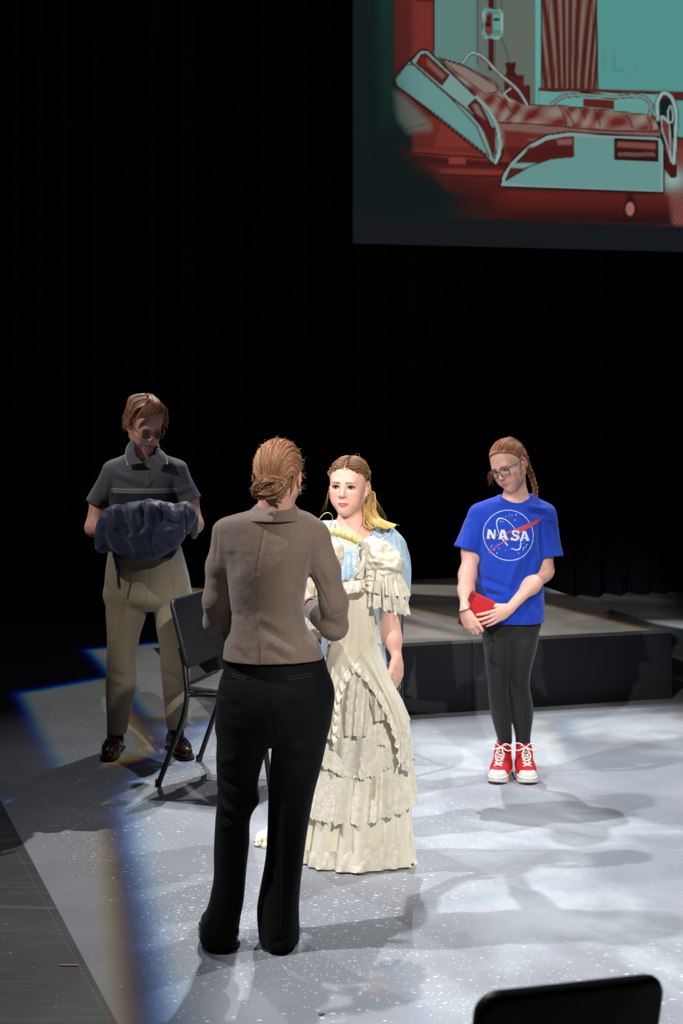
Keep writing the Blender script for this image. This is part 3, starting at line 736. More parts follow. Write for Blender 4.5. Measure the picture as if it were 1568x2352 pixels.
def chair(loc, yaw, label, w=.45, back_h=.33, top=.86, group=None):
    t = thing('stacking_chair', (0, 0, 0), label, 'chair', group)
    tilt = .27
    V, F = slab(w, back_h, .05, .028, .012); V[:, 1] += .35 * V[:, 0]**2 * 1.6
    V = V @ rotx(tilt).T + np.array([0, -.213, top - back_h / 2 * math.cos(tilt)]); mk('backrest', V, F, plastic, t)
    V, F = slab(w - .03, .42, .06, .026, .012); V = V[:, [0, 2, 1]]; V[:, 2] += -.05 * (V[:, 1] > 0) * (V[:, 1] / .21)**2 * .5 + .12 * V[:, 0]**2; V += np.array([0, .02, .455]); mk('seat', V, [f[::-1] for f in F], seat_m, t)
    for s in (-1, 1):
        x = s * (w / 2 - .012)
        pts = spline([(x - s * .03, -.196, top - .22), (x - s * .022, -.172, .56), (x - s * .01, -.160, .50), (x, -.15, .43), (x, -.165, .34), (x + s * .012, -.225, .17), (x + s * .02, -.285, .012)], 26)
        V, F = tube(pts, .0125, 10); mk('rear_leg', V, fix_deg(F), steel, t)
        pts = spline([(x, -.15, .43), (x, .0, .437), (x, .17, .432), (x, .20, .415), (x + s * .004, .215, .38), (x + s * .012, .25, .18), (x + s * .018, .275, .012)], 26)
        V, F = tube(pts, .0125, 10); mk('front_leg', V, fix_deg(F), steel, t)
        for (yy, xx) in ((-.288, x + s * .02), (.278, x + s * .018)):
            V, F = tube([(xx, yy, .002), (xx, yy, .03)], [.0150, .0140], 10); mk('foot_cap', V, fix_deg(F), rubber, t)
    V, F = tube([(-w / 2 + .015, .262, .105), (w / 2 - .015, .262, .105)], .009, 8); mk('stretcher', V, fix_deg(F), steel, t)
    V, F = tube([(-w / 2 + .015, -.15, .42), (w / 2 - .015, -.15, .42)], .009, 8); mk('seat_bar', V, fix_deg(F), steel, t)
    t.location = loc; t.rotation_euler = (0, 0, yaw)
    return t

# chair beside the man: its back is turned to the left; yaw turns local +Y onto the facing direction
a = np.array([*G(367, 1803), 0]); b = np.array([*G(455, 1750), 0]); rr = unit(b - a); fwd = np.array([rr[1], -rr[0], 0]); mid = (a + b) / 2
chair(mid + fwd * .286, math.atan2(-fwd[0], fwd[1]), 'black plastic stacking chair beside the person in khaki trousers')
chair((.085, 7.30, 0), math.pi - .06, 'black plastic stacking chair hidden behind the person in the pale blue dress', w=.43)
chair((.360, 2.93, 0), .25, 'out-of-focus black chair back in the foreground at the bottom right', w=.37, back_h=.36, top=.80)
chair((.880, 3.05, 0), .28, 'out-of-focus black chair cut off by the bottom right corner', w=.37, back_h=.36, top=.80)

# scraps on the floor
def scrap(px, py, lx, ly, yaw, col, label):
    x, y = G(px, py); V, F = box((0, 0, 0), (lx, ly, .0012)); V = V @ rotz(yaw).T; V[:, 2] += .0012 + .004 * (V[:, 0] / lx)**2; V += np.array([x, y, 0])
    tag(mk('tape_scrap', V, F, mat('tape_scrap_paint', lin(col), .6, var=.2, vscale=60), smooth=False), label, 'scrap')
scrap(158, 2218, .062, .009, -.03, (205, 140, 95), 'thin orange wood sliver lying on the black floor boards')
scrap(186, 1665, .03, .007, 0, (190, 150, 100), 'tiny tan tape scrap on the lit floor left of the brown loafers')
scrap(738, 2331, .018, .011, .4, (120, 30, 28), 'small dark red tape scrap at the bottom edge of the grey floor')
# ------------------------------------------------------------------ people: shared builders
def frame(yaw, pitch=0.0, roll=0.0):
    """head or body frame; columns = subject's right, forward, up.  yaw 180 faces the camera; pitch > 0 looks down; roll > 0 leans to own right"""
    return rotz(math.radians(yaw)) @ rotx(-math.radians(pitch)) @ roty(math.radians(roll))

def head_sdf(Fd, c, R, s=1.0, jaw=1.0, nose=1.0, lips=1.0, smile=0.0):
    c = np.asarray(c, float)
    L = lambda *p: c + R @ (s * np.array(p, float))
    ell = lambda p, r, k, op='u', Rl=None: Fd.ell(L(*p), np.array(r) * s, k * s, R if Rl is None else R @ Rl, op)
    cap = lambda a, b, ra, rb, k, op='u': Fd.cap(L(*a), L(*b), ra * s, rb * s, k * s, op)
    ell((0, -.020, .030), (.072, .092, .084), .01)                       # cranium
    ell((0, .022, .018), (.064, .058, .072), .03)                         # forehead
    ell((0, .030, -.034), (.057 * (.7 + .3 * jaw), .056, .066), .03)      # mid face
    for x in (-1, 1):
        cap((x * .050 * jaw, -.004, -.052), (x * .016, .052, -.096), .020, .013, .03)   # jaw line
        ell((x * .039, .053, -.026), (.022, .022, .019), .022)           # cheek bone
        ell((x * .034, .052, -.056), (.021, .022, .022), .022)           # cheek
    ell((0, .064, -.097), (.018, .017, .015), .022)                       # chin
    ell((0, .066, -.072), (.026, .018, .022), .018)                       # muzzle
    cap((-.033, .071, .017), (.033, .071, .017), .010, .010, .02)         # brow
    for x in (-1, 1):
        ell((x * .031, .096, .000), (.0175, .019, .0115), .012, 'd')     # socket
        ell((x * .031, .0685, -.0005), (.0150, .0140, .0132), .004)       # lids
    cap((0, .081, .010), (0, .0965 * nose, -.026), .0062, .0078, .012)    # nose bridge
    ell((0, .0985 * nose, -.0315), (.0092, .0092, .0080), .006)           # tip
    for x in (-1, 1):
        ell((x * .0095, .0885, -.0345), (.0062, .0080, .0062), .005)      # wings
        ell((x * .0052, .0930, -.0405), (.0026, .0045, .0026), .002, 'd') # nostril
    z0 = smile * .003
    for x in (-1, 1):
        cap((x * .004, .0865, -.0615), (x * .0215, .0765, -.0665 + z0), .0040 * lips, .0020, .004)   # upper lip
        cap((0, .0858, -.0725), (x * .019, .0768, -.0685 + z0), .0052 * lips, .0022, .005)           # lower lip
        cap((0, .0915, -.0668), (x * .021, .0805, -.0672 + z0), .0013, .0010, .002, 'd')             # parting
    for x in (-1, 1):                                                     # ears
        E = rotz(x * .35) @ rotx(-.15)
        ell((x * .0765, -.014, -.008), (.0070, .0185, .0300), .005, 'u', E)
        ell((x * .0835, -.009, -.005), (.0058, .0115, .0205), .003, 'd', E)
        ell((x * .0800, -.004, -.012), (.0040, .0060, .0080), .004, 'u', E)
        ell((x * .0730, .000, -.034), (.0060, .0085, .0090), .006)
    # eye openings
    for x in (-1, 1):
        ell((x * .031, .0850, -.001), (.0140, .0200, .0060), .0015, 'd')
    return L

def face_cols(V, c, R, s, skin, lip, blush=.35, base_var=.05, lipw=1.0):
    q = (V - np.asarray(c)) @ R / s
    C = np.tile(np.array(skin), (len(V), 1)) * (1 + base_var * noise3(V, 60, 3))[:, None]
    pink = np.array([skin[0] * 1.02, skin[1] * .66, skin[2] * .62])
    def mixc(col, a): return C + (np.asarray(col) - C) * a[:, None]
    near = np.linalg.norm(q, axis=1) < .14
    for x in (-1, 1):
        a = np.exp(-(((q[:, 0] - x * .042) / .022)**2 + ((q[:, 2] + .034) / .018)**2)) * (q[:, 1] > .02) * blush * near; C = mixc(pink, a)
        a = np.exp(-(((q[:, 0] - x * .080) / .010)**2 + ((q[:, 1] + .010) / .022)**2 + ((q[:, 2] + .010) / .034)**2)) * .6; C = mixc(pink, a)
    C = mixc(pink, np.exp(-((q[:, 0] / .016)**2 + ((q[:, 2] + .033) / .010)**2)) * (q[:, 1] > .085) * blush * .8 * near)
    w = .0225 * lipw; t = np.clip(1 - (q[:, 0] / w)**2, 0, 1); up = -.0592 - .0068 * (1 - t) - .0012 * np.exp(-(q[:, 0] / .003)**2); lo = -.0672 - .0092 * np.sqrt(t)
    a = np.clip((t > .02) * 1.0 * np.clip((up - q[:, 2]) / .002 + .5, 0, 1) * np.clip((q[:, 2] - lo) / .002 + .5, 0, 1), 0, 1) * (q[:, 1] > .070) * near
    C = mixc(lip, a * .9)
    # soft colour of lids
    for x in (-1, 1):
        a = np.exp(-(((q[:, 0] - x * .031) / .017)**2 + ((q[:, 2] - .004) / .008)**2)) * (q[:, 1] > .06) * .35 * near; C = mixc(np.array(skin) * np.array([.72, .55, .52]), a)
    return C

EYE_M = None
def eyes(parent, L, R, s, iris, gaze=(0, 1, 0), lash=(.03, .018, .012), liner=1.0, brow=(.12, .06, .03), brow_t=1.0, shut=0.0, body=None, arch=1.0):
    """eyeballs, lash lines and brows as small meshes"""
    global EYE_M
    if EYE_M is None: EYE_M = mat('eye', vcol=True, rough=.12, spec=.6, coat=.5)
    lash_m = mat('lash_hair', lash, .7); brow_m = mat('brow_hair', brow, .8, var=.3, vscale=300)
    for x in (-1, 1):
        c = L(x * .031, .0665, -.001); n, m = 18, 24
        th, ph = np.meshgrid(np.linspace(0, np.pi, n), np.linspace(0, 2 * np.pi, m, endpoint=False), indexing='ij')
        D = np.stack([np.sin(th) * np.cos(ph), np.cos(th), np.sin(th) * np.sin(ph)], -1).reshape(-1, 3)
        g = unit(gaze); a1 = unit(np.cross([0, 0, 1], g)) ; B = np.stack([a1, g, np.cross(a1, g)], 1)
        Vl = D @ B.T; ang = np.degrees(th.ravel()); C = np.where((ang < 13)[:, None], [.004, .004, .005], np.where((ang < 29)[:, None], iris, [.62, .58, .56]))
        mk('eye', c + (Vl * .0128 * s) @ R.T, fix_deg(grid_faces(n, m, False, True)), EYE_M, parent, cols=C)
        # upper lash line and lower lid line
        t = np.linspace(-1, 1, 13)
        up = np.array([L(x * .031 + .0155 * a, .0824 - .0048 * a * a, -.0012 + (.0064 - shut) * (1 - a * a) + x * a * .0010) for a in t])
        V1, F1 = tube(up, (.0011 + .0009 * (1 - t * t)) * s * liner, 6)
        dn = np.array([L(x * .031 + .0146 * a, .0808 - .0046 * a * a, -.0012 - .0062 * (1 - a * a)) for a in t]); V2, F2 = tube(dn, .00055 * s * liner, 5)
        V1, F1 = merge([(V1, F1), (V2, F2)]); mk('eyelash', V1, fix_deg(F1), lash_m, parent)
        bt = np.linspace(0, 1, 11); bp = np.array([L(x * (.012 + .036 * a), .0872 - .0165 * a**1.6, .0150 + .0062 * math.sin(a * 2.1) - .0035 * a) for a in bt])
        if body is not None:
            for i in range(len(bp)):
                h = body.ray_cast(Vector(L(x * (.012 + .036 * bt[i]), .16, .0168 + arch * .0046 * math.sin(bt[i] * 2.3) - .0034 * bt[i])), Vector(-R[:, 1]))
                if h[0] is not None: bp[i] = np.array(h[0]) + R[:, 1] * .0006
        V1, F1 = tube(bp, .0024 * s * brow_t * np.clip(1.15 - bt, .25, 1), 7, flat=(R[:, 1], .7)); mk('eyebrow', V1, fix_deg(F1), brow_m, parent)

def hand_sdf(Fd, wrist, f, side, scale=1.0, curl=(.3, .3, .35, .4), spread=.08, thumb=(.5, .35), k=.0035, finger_r=1.0, thumb_dir=None, right=False):
    """hand from the wrist: f = towards the finger tips, side = towards the thumb; curl per finger (rad per joint, about the side axis, towards the palm)"""
    f = unit(f); side = unit(np.asarray(side, float) - f * (np.asarray(side, float) @ f)); n = np.cross(side, f)       # n = back of hand for a left hand; caller picks sign by side
    if right: n = -n                                  # a right hand is the mirror image
    w = np.asarray(wrist, float); S = scale
    pts = {}
    palm_c = w + f * .045 * S
    Rm = np.stack([side, f, n], 1)
    Fd.ell(palm_c, (.038 * S, .050 * S, .0155 * S), .010, Rm)
    Fd.cap(w, w + f * .025 * S, .0225 * S, .027 * S, .016, flat=(n, .72))
    curl = (curl,) * 4 if np.isscalar(curl) else curl
    base = [(.027, .080), (.0095, .086), (-.009, .082), (-.026, .073)]; lens = [(.040, .026, .020), (.045, .029, .021), (.041, .027, .020), (.032, .021, .018)]
    tips = []
    for i in range(4):
        d = unit(f + side * (spread * (1.5 - i))); p = w + side * base[i][0] * S + f * base[i][1] * S; a = 0
        ch = [w + side * base[i][0] * .8 * S + f * .045 * S, p]; cu = curl[i]
        for j, l in enumerate(lens[i]):
            a += cu[j] if isinstance(cu, (tuple, list)) else cu
            dd = d * math.cos(a) - n * math.sin(a); p = p + dd * l * S; ch.append(p)
        r = np.array([.0090, .0092, .0083, .0076, .0062]) * S * finger_r * (1 if i < 3 else .88)
        Fd.chain(ch, r, k); tips.append((ch[-1], dd, n * math.cos(a) + d * math.sin(a)))
    td = unit(f * .75 + side * .75 - n * .25) if thumb_dir is None else unit(thumb_dir)
    p0 = w + side * .020 * S + f * .018 * S - n * .004 * S; p1 = p0 + td * .042 * S
    t2 = unit(td + f * thumb[0] - n * thumb[1] * .5); p2 = p1 + t2 * .032 * S; t3 = unit(t2 + f * thumb[0] * .4 - n * thumb[1] * .5); p3 = p2 + t3 * .024 * S
    Fd.chain([p0, p1, p2, p3], np.array([.0150, .0118, .0098, .0075]) * S * finger_r, .006); tips.append((p3, t3, unit(np.cross(t3, np.cross(n, t3)))))
    return tips

def nail(tip, d, n, S, mat_, parent, w=.0058, l=.010):
    s_ = unit(np.cross(d, n)); n = unit(np.cross(s_, d)); V = []
    for a in np.linspace(-.65, 1.0, 6):
        ww = w * (1 if a < .5 else 1 - .5 * (a - .5)**2 * 4 * .6)
        for b in np.linspace(-1, 1, 5): V.append(tip + d * (a * l * S * .5) + s_ * b * ww * S + n * (.0062 * S - .0030 * b * b * S - .0012 * max(a, 0) * S))
    mk('fingernail', np.array(V), grid_faces(6, 5), mat_, parent)

# ---- hair strands
def strands(paths, r0, col, n=5, seed=0, var=.35, tip=.25):
    """many tapered locks; paths = list of (k,3) arrays"""
    rng = np.random.default_rng(seed); out = []
    for p in paths:
        p = np.asarray(p, float); m = len(p); t = np.linspace(0, 1, m); r = r0 * (.6 + .8 * rng.random()) * np.clip(np.minimum(1, .45 + t * 4), 0, 1) * (1 - (1 - tip) * t**2)
        V, F = tube(p, r, n); c = np.asarray(col(p, rng) if callable(col) else col) * (1 + var * (rng.random() - .5) * 2)
        if np.ndim(c) == 2: c = np.concatenate([np.repeat(c, n, 0), c[:1], c[-1:]])
        out.append((V, F, np.broadcast_to(c, (len(V), 3))))
    return merge(out)

def scalp(L, R, s, az, el, lift=0.0):
    """point on the skull: az 0 = front, + = own right; el 90 = crown"""
    a, e = math.radians(az), math.radians(el)
    return L((.0735 + lift) * math.sin(a) * math.cos(e), -.018 + (.0935 + lift) * math.cos(a) * math.cos(e), .030 + (.0855 + lift) * math.sin(e))

def skull_path(L, R, s, a, b, n=10, lift=.004, bulge=.0, jit=0.0, rng=None):
    """path over the skull between (az,el) points, straight in az/el space"""
    q = spline(np.array(a if isinstance(a, list) and isinstance(a[0], (tuple, list)) else [a, b], float), n)
    t = np.linspace(0, 1, n); out = []
    for i in range(n): out.append(scalp(L, R, s, q[i, 0], q[i, 1], lift + bulge * math.sin(t[i] * math.pi)))
    out = np.array(out)
    if jit and rng is not None: out += np.cumsum(rng.normal(0, jit, out.shape), 0) * .4
    return out

def scalp2(L, lam, phi, lift=0.0):
    """skull point: lam = lateral angle (+ own right), phi = 0 front, 90 crown, 180 nape side"""
    l, f = np.radians(lam), np.radians(phi)
    return L((.0735 + lift) * math.sin(l), -.018 + (.0935 + lift) * math.cos(f) * math.cos(l), .030 + (.0855 + lift) * math.sin(f) * math.cos(l))

ELC = np.array([0, -.018, .030]); ELR = np.array([.0735, .0935, .0855])
def geo(L, pts, n=12, lift=.005, ramp=5.0, wav=.0012, seed=0.0):
    """lock of hair through local points, kept on or above the skull"""
    p = spline(np.array(pts, float), n); t = np.linspace(0, 1, n); out = []
    for i in range(n):
        q = (p[i] - ELC) / ELR; r = np.linalg.norm(q) + 1e-9; lf = lift * min(1, .25 + t[i] * ramp) + wav * math.sin(t[i] * 9 + seed) + .0065 * max(0, min(1, (p[i][1] - .005) / .05))
        if r < 1.0 or p[i][2] > .02: q = q / r * max(r if r > 1.0 else 1.0, 1.0)
        v = ELC + q * ELR; v = v + unit(q / ELR) * lf; out.append(L(*v))
    return np.array(out)

def hair_cap(c, R, s, keep, lift=.004, h=.003, extra=None):
    """skull cap of hair: offset skull cut by keep(q)->sd (negative = hair)"""
    Fd = Field(np.asarray(c) - .16 * s, np.asarray(c) + .17 * s, h * s)
    L = lambda *p: np.asarray(c) + R @ (s * np.array(p, float))
    Fd.ell(L(0, -.020, .030), np.array([.0725 + lift, .0925 + lift, .0845 + lift]) * s, 0, R)
    Fd.ell(L(0, .022, .018), np.array([.0640 + lift * .5, .0585 + lift * .5, .0720 + lift * .5]) * s, .03 * s, R)
    if extra: extra(Fd, L)
    def fn(X, Y, Z):
        x, y, z = X - c[0], Y - c[1], Z - c[2]
        q = [(x * R[0, k] + y * R[1, k] + z * R[2, k]) / s for k in range(3)]
        return (keep(*q) * s).astype(np.float32)
    Fd.apply(fn, [a[0] for a in Fd.ax], [a[-1] for a in Fd.ax], .004, 'i')
    return Fd.mesh(1)

SKIN = None
def skin_mat():
    global SKIN
    if SKIN is None: SKIN = mat('skin', vcol=True, rough=.48, sss=.12, spec=.4, bump=.08, bscale=600)
    return SKIN

def bvh(V, Q): return BVHTree.FromPolygons([Vector(v) for v in V], [tuple(int(i) for i in q) for q in Q])

def rows_px(d, rows):
    """(py, xl, xr, ry, dy) silhouettes at depth d -> zst rows"""
    k = d / FPX; return [(CAMH - (py - HZ) * k, ((xl + xr) / 2 - CX) * k, d + dy, (xr - xl) / 2 * k, ry) for (py, xl, xr, ry, dy) in rows]

def shell_open(Fd, pts, rad, k=.002, flat=None):
    """hollow out a sleeve, collar or trouser opening"""
    Fd.chain(pts, rad, k, 'd', flat)

def snap(tree, pts, direction, off):
    """drop points along direction onto a surface and lift them by off against it"""
    d = Vector(unit(direction)); out = np.array(pts, float)
    for i, p in enumerate(out):
        h = tree.ray_cast(Vector(p) - d * .3, d)
        if h[0] is not None: out[i] = np.array(h[0]) - np.array(d) * off
    return out

def print_cells(name, inside, x0, x1, y0, y1, step, to_world, tree, direction, off, mat_, parent):
    """flat print on cloth: keep the cells of a fine grid whose centre satisfies inside(x, y)"""
    xs = np.arange(x0, x1, step); ys = np.arange(y0, y1, step); X, Y = np.meshgrid(xs, ys, indexing='ij')
    m = inside(X + step / 2, Y + step / 2); I = np.argwhere(m)
    if len(I) == 0: return
    n = len(ys) + 1; F = np.stack([I[:, 0] * n + I[:, 1], (I[:, 0] + 1) * n + I[:, 1], (I[:, 0] + 1) * n + I[:, 1] + 1, I[:, 0] * n + I[:, 1] + 1], 1)
    u, inv = np.unique(F, return_inverse=True); px = x0 + (u // n) * step; py = y0 + (u % n) * step
    V = snap(tree, to_world(px, py), direction, off)
    return mk(name, V, inv.reshape(-1, 4), mat_, parent)

def in_poly(X, Y, pts):
    r = np.zeros(X.shape, bool); n = len(pts)
    for i in range(n):
        (x0, y0), (x1, y1) = pts[i], pts[(i + 1) % n]
        c = (y0 > Y) != (y1 > Y); r ^= c & (X < (x1 - x0) * (Y - y0) / (y1 - y0 + 1e-12) + x0)
    return r

def near_line(X, Y, pts, w):
    d = np.full(X.shape, 1e9)
    for i in range(len(pts) - 1):
        (x0, y0), (x1, y1) = pts[i], pts[i + 1]; dx, dy = x1 - x0, y1 - y0; t = np.clip(((X - x0) * dx + (Y - y0) * dy) / (dx * dx + dy * dy + 1e-9), 0, 1)
        d = np.minimum(d, np.hypot(X - x0 - t * dx, Y - y0 - t * dy))
    return d < w

def glasses(parent, L, R, s, frame_m, lens_m, y=.100, z=-.003, w=.050, h=.040, r=.0016, e=3.2, tone=None):
    g = link(bpy.data.objects.new('glasses', None)); g.parent = parent
    th = np.linspace(0, 2 * np.pi, 40, endpoint=False); ring = []
    for x in (-1, 1):
        cx = x * (w / 2 + .0085)
        q = [(np.sign(math.cos(a)) * abs(math.cos(a))**(2 / e) * w / 2, np.sign(math.sin(a)) * abs(math.sin(a))**(2 / e) * h / 2) for a in th]
        pts = np.array([L(cx + u, y - .0035 * ((cx + u) / .05)**2, z + v - (.002 if v < 0 else 0) * abs(u) / w) for u, v in q])
        V, F = tube(pts, r * s, 6, closed=True); mk('lens_rim', V, F, frame_m, g)
        c = pts.mean(0); mk('lens', np.concatenate([pts, pts + R[:, 1] * .001]), [tuple(range(40)), tuple(range(79, 39, -1))] + [(i, (i + 1) % 40, 40 + (i + 1) % 40, 40 + i) for i in range(40)], lens_m, g, smooth=False)
        arm = spline([L(x * (w + .0095), y - .006, z + h * .28), L(x * (w + .0135 + .004), y - .02, z + h * .28), L(x * .079, .03, z + h * .27), L(x * .0795, -.012, .012), L(x * .077, -.028, -.006)], 22)
        V, F = tube(arm, r * s, 6); mk('temple_arm', V, fix_deg(F), frame_m, g)
    V, F = tube(spline([L(-.0095, y, z + .004), L(0, y + .001, z + .0075), L(.0095, y, z + .004)], 9), r * s, 6); mk('bridge', V, fix_deg(F), frame_m, g)
    return g

def sole_mesh(prof, z0, z1, bev=.003, n=40):
    """extruded foot outline; prof = (y, half width, x shift)"""
    prof = np.array(prof, float); y = np.linspace(prof[0, 0], prof[-1, 0], n); t = (y - y[0]) / (y[-1] - y[0])
    w = cub(y, prof[:, 0], prof[:, 1]); sh = cub(y, prof[:, 0], prof[:, 2]); o = np.r_[np.c_[sh + w, y], np.c_[sh - w, y][::-1]]; m = len(o); c = o.mean(0)
    rings = [np.c_[c + (o - c) * f, np.full(m, z)] for f, z in ((.96, z0), (1, z0 + bev), (1, z1 - bev), (.97, z1))]
    V = np.concatenate(rings); F = [tuple(int(i) for i in f) for f in grid_faces(4, m, False, True)]; F = [f[::-1] for f in F]
    F += [tuple(range(m))[::-1], tuple(3 * m + i for i in range(m))]
    return V, [f[::-1] for f in F]

def placed(V, loc, yaw): return V @ rotz(yaw).T + np.asarray(loc, float)
# ------------------------------------------------------------------ girl in the blue shirt
def sneaker(root, loc, yaw, mats):
    red, white, lace_m, metal, black, sock_m = mats
    sh = link(bpy.data.objects.new('high_top_sneaker', None)); sh.parent = root; sh.location = np.asarray(loc) - base_of(root); sh.rotation_euler = (0, 0, yaw)
    def loc_mk(name, V, F, m, smooth=True):
        me_o = mk(name, V, F, m, None, smooth=smooth); me_o.parent = sh; return me_o
    prof = [(-.125, .004, 0), (-.118, .022, 0), (-.09, .034, 0), (-.03, .035, 0), (.03, .043, .002), (.075, .048, .002), (.11, .041, 0), (.128, .026, 0), (.136, .006, 0)]
    V, F = sole_mesh(prof, 0, .034, .004); V[:, 2] += .010 * np.clip((V[:, 1] - .07) / .06, 0, 1)**2 * (V[:, 2] < .02); loc_mk('rubber_sole', V, F, white)
    V, F = sole_mesh([(y, w + .0012, s_) for y, w, s_ in prof], .0255, .0285, .0008); loc_mk('sole_stripe', V, F, black)
    V, F = sole_mesh([(y * .99, w * .97, s_) for y, w, s_ in prof], -.0005, .006, .001); loc_mk('outsole', V, F, black)
    Fd = Field((-.07, -.15, .0), (.07, .16, .20), .0026)
    Fd.cap((0, -.075, .045), (0, .03, .045), .036, .040, .02); Fd.cap((0, .03, .040), (0, .085, .034), .040, .037, .02)
    Fd.cap((0, -.055, .06), (0, -.050, .150), .042, .043, .03, flat=(np.array([1.0, 0, 0]), .86)); Fd.cap((0, .045, .045), (0, -.02, .105), .034, .036, .03)
    Fd.plane((0, 0, .022), (0, 0, -1)); Fd.plane((0, -.05, .148), (0, -.25, 1))
    Fd.cap((0, -.050, .09), (0, -.050, .2), .036, .040, .003, 'd', flat=(np.array([1.0, 0, 0]), .86))
    Fd.cap((0, .012, .118), (0, -.01, .19), .013, .022, .004, 'd')
    V, Q = Fd.mesh(1); loc_mk('canvas_upper', V, Q, red); tree = bvh(V, Q)
    Fd = Field((-.06, .06, .0), (.06, .15, .09), .0024); Fd.ell((0, .083, .034), (.043, .046, .034), 0); Fd.plane((0, .074, .05), (0, -1, -.25)); Fd.plane((0, 0, .026), (0, 0, -1))
    V, Q = Fd.mesh(1); loc_mk('toe_cap', V, Q, white)
    V, F = tube(spline([(0, .03, .085), (0, -.004, .122), (0, -.016, .160)], 12), .020, 10, flat=((0, .6, .8), .25)); loc_mk('tongue', V, fix_deg(F), red)
    V, F = tube([(0, -.050, .08), (0, -.050, .152), (0, -.050, .168)], [.034, .034, .033], 18); loc_mk('sock', V, fix_deg(F), sock_m)
    ny = unit((0, .62, .78)); rowsN = 7; ey = []
    for i in range(rowsN):
        t = i / (rowsN - 1); c = np.array([0, .066 - .070 * t - .012 * t * t, .055 + .085 * t]); ey.append([snap(tree, [c + np.array([x * (.019 + .003 * t), -.004, 0])], -ny, .001)[0] for x in (-1, 1)])
    parts = []
    for i in range(rowsN):
        for j in (0, 1):
            V, F = tube([ey[i][j] - ny * .001, ey[i][j] + ny * .0022], [.0042, .0036], 10); loc_mk('eyelet', V, fix_deg(F), metal)
    for i in range(rowsN - 1):
        for j in (0, 1):
            a, b = ey[i][j], ey[i + 1][1 - j]; m = (a + b) / 2; m = snap(tree, [m], -ny, 0)[0] + ny * (.006 + .002 * j)
            V, F = tube(spline([a + ny * .001, a * .75 + b * .25 + ny * .005, m, a * .25 + b * .75 + ny * .005, b + ny * .001], 12), .0034, 7, flat=(ny, .55)); parts.append((V, F))
    a, b = ey[0]; V, F = tube(spline([a + ny * .001, (a + b) / 2 + ny * .008, b + ny * .001], 9), .0034, 7, flat=(ny, .55)); parts.append((V, F))
    k = (ey[-2][0] + ey[-2][1]) / 2 + ny * .016
    for x in (-1, 1):
        V, F = tube(spline([k, k + (x * .025, .012, .022), k + (x * .052, .016, .018 + .006 * x), k + (x * .060, .018, .002), k + (x * .040, .020, -.008), k + (x * .012, .006, -.002), k], 28), .0032, 7); parts.append((V, F))
        V, F = tube(spline([k, k + (x * .014, .022, -.012), k + (x * .020, .034, -.036), k + (x * .010, .045, -.050)], 14), .0030, 7); parts.append((V, F))
    V, F = tube([k - (.006, 0, 0), k + (.006, 0, 0)], .006, 8); parts.append((V, F))
    V, F = merge(parts); loc_mk('shoelace', V, fix_deg(F), lace_m)
    return sh

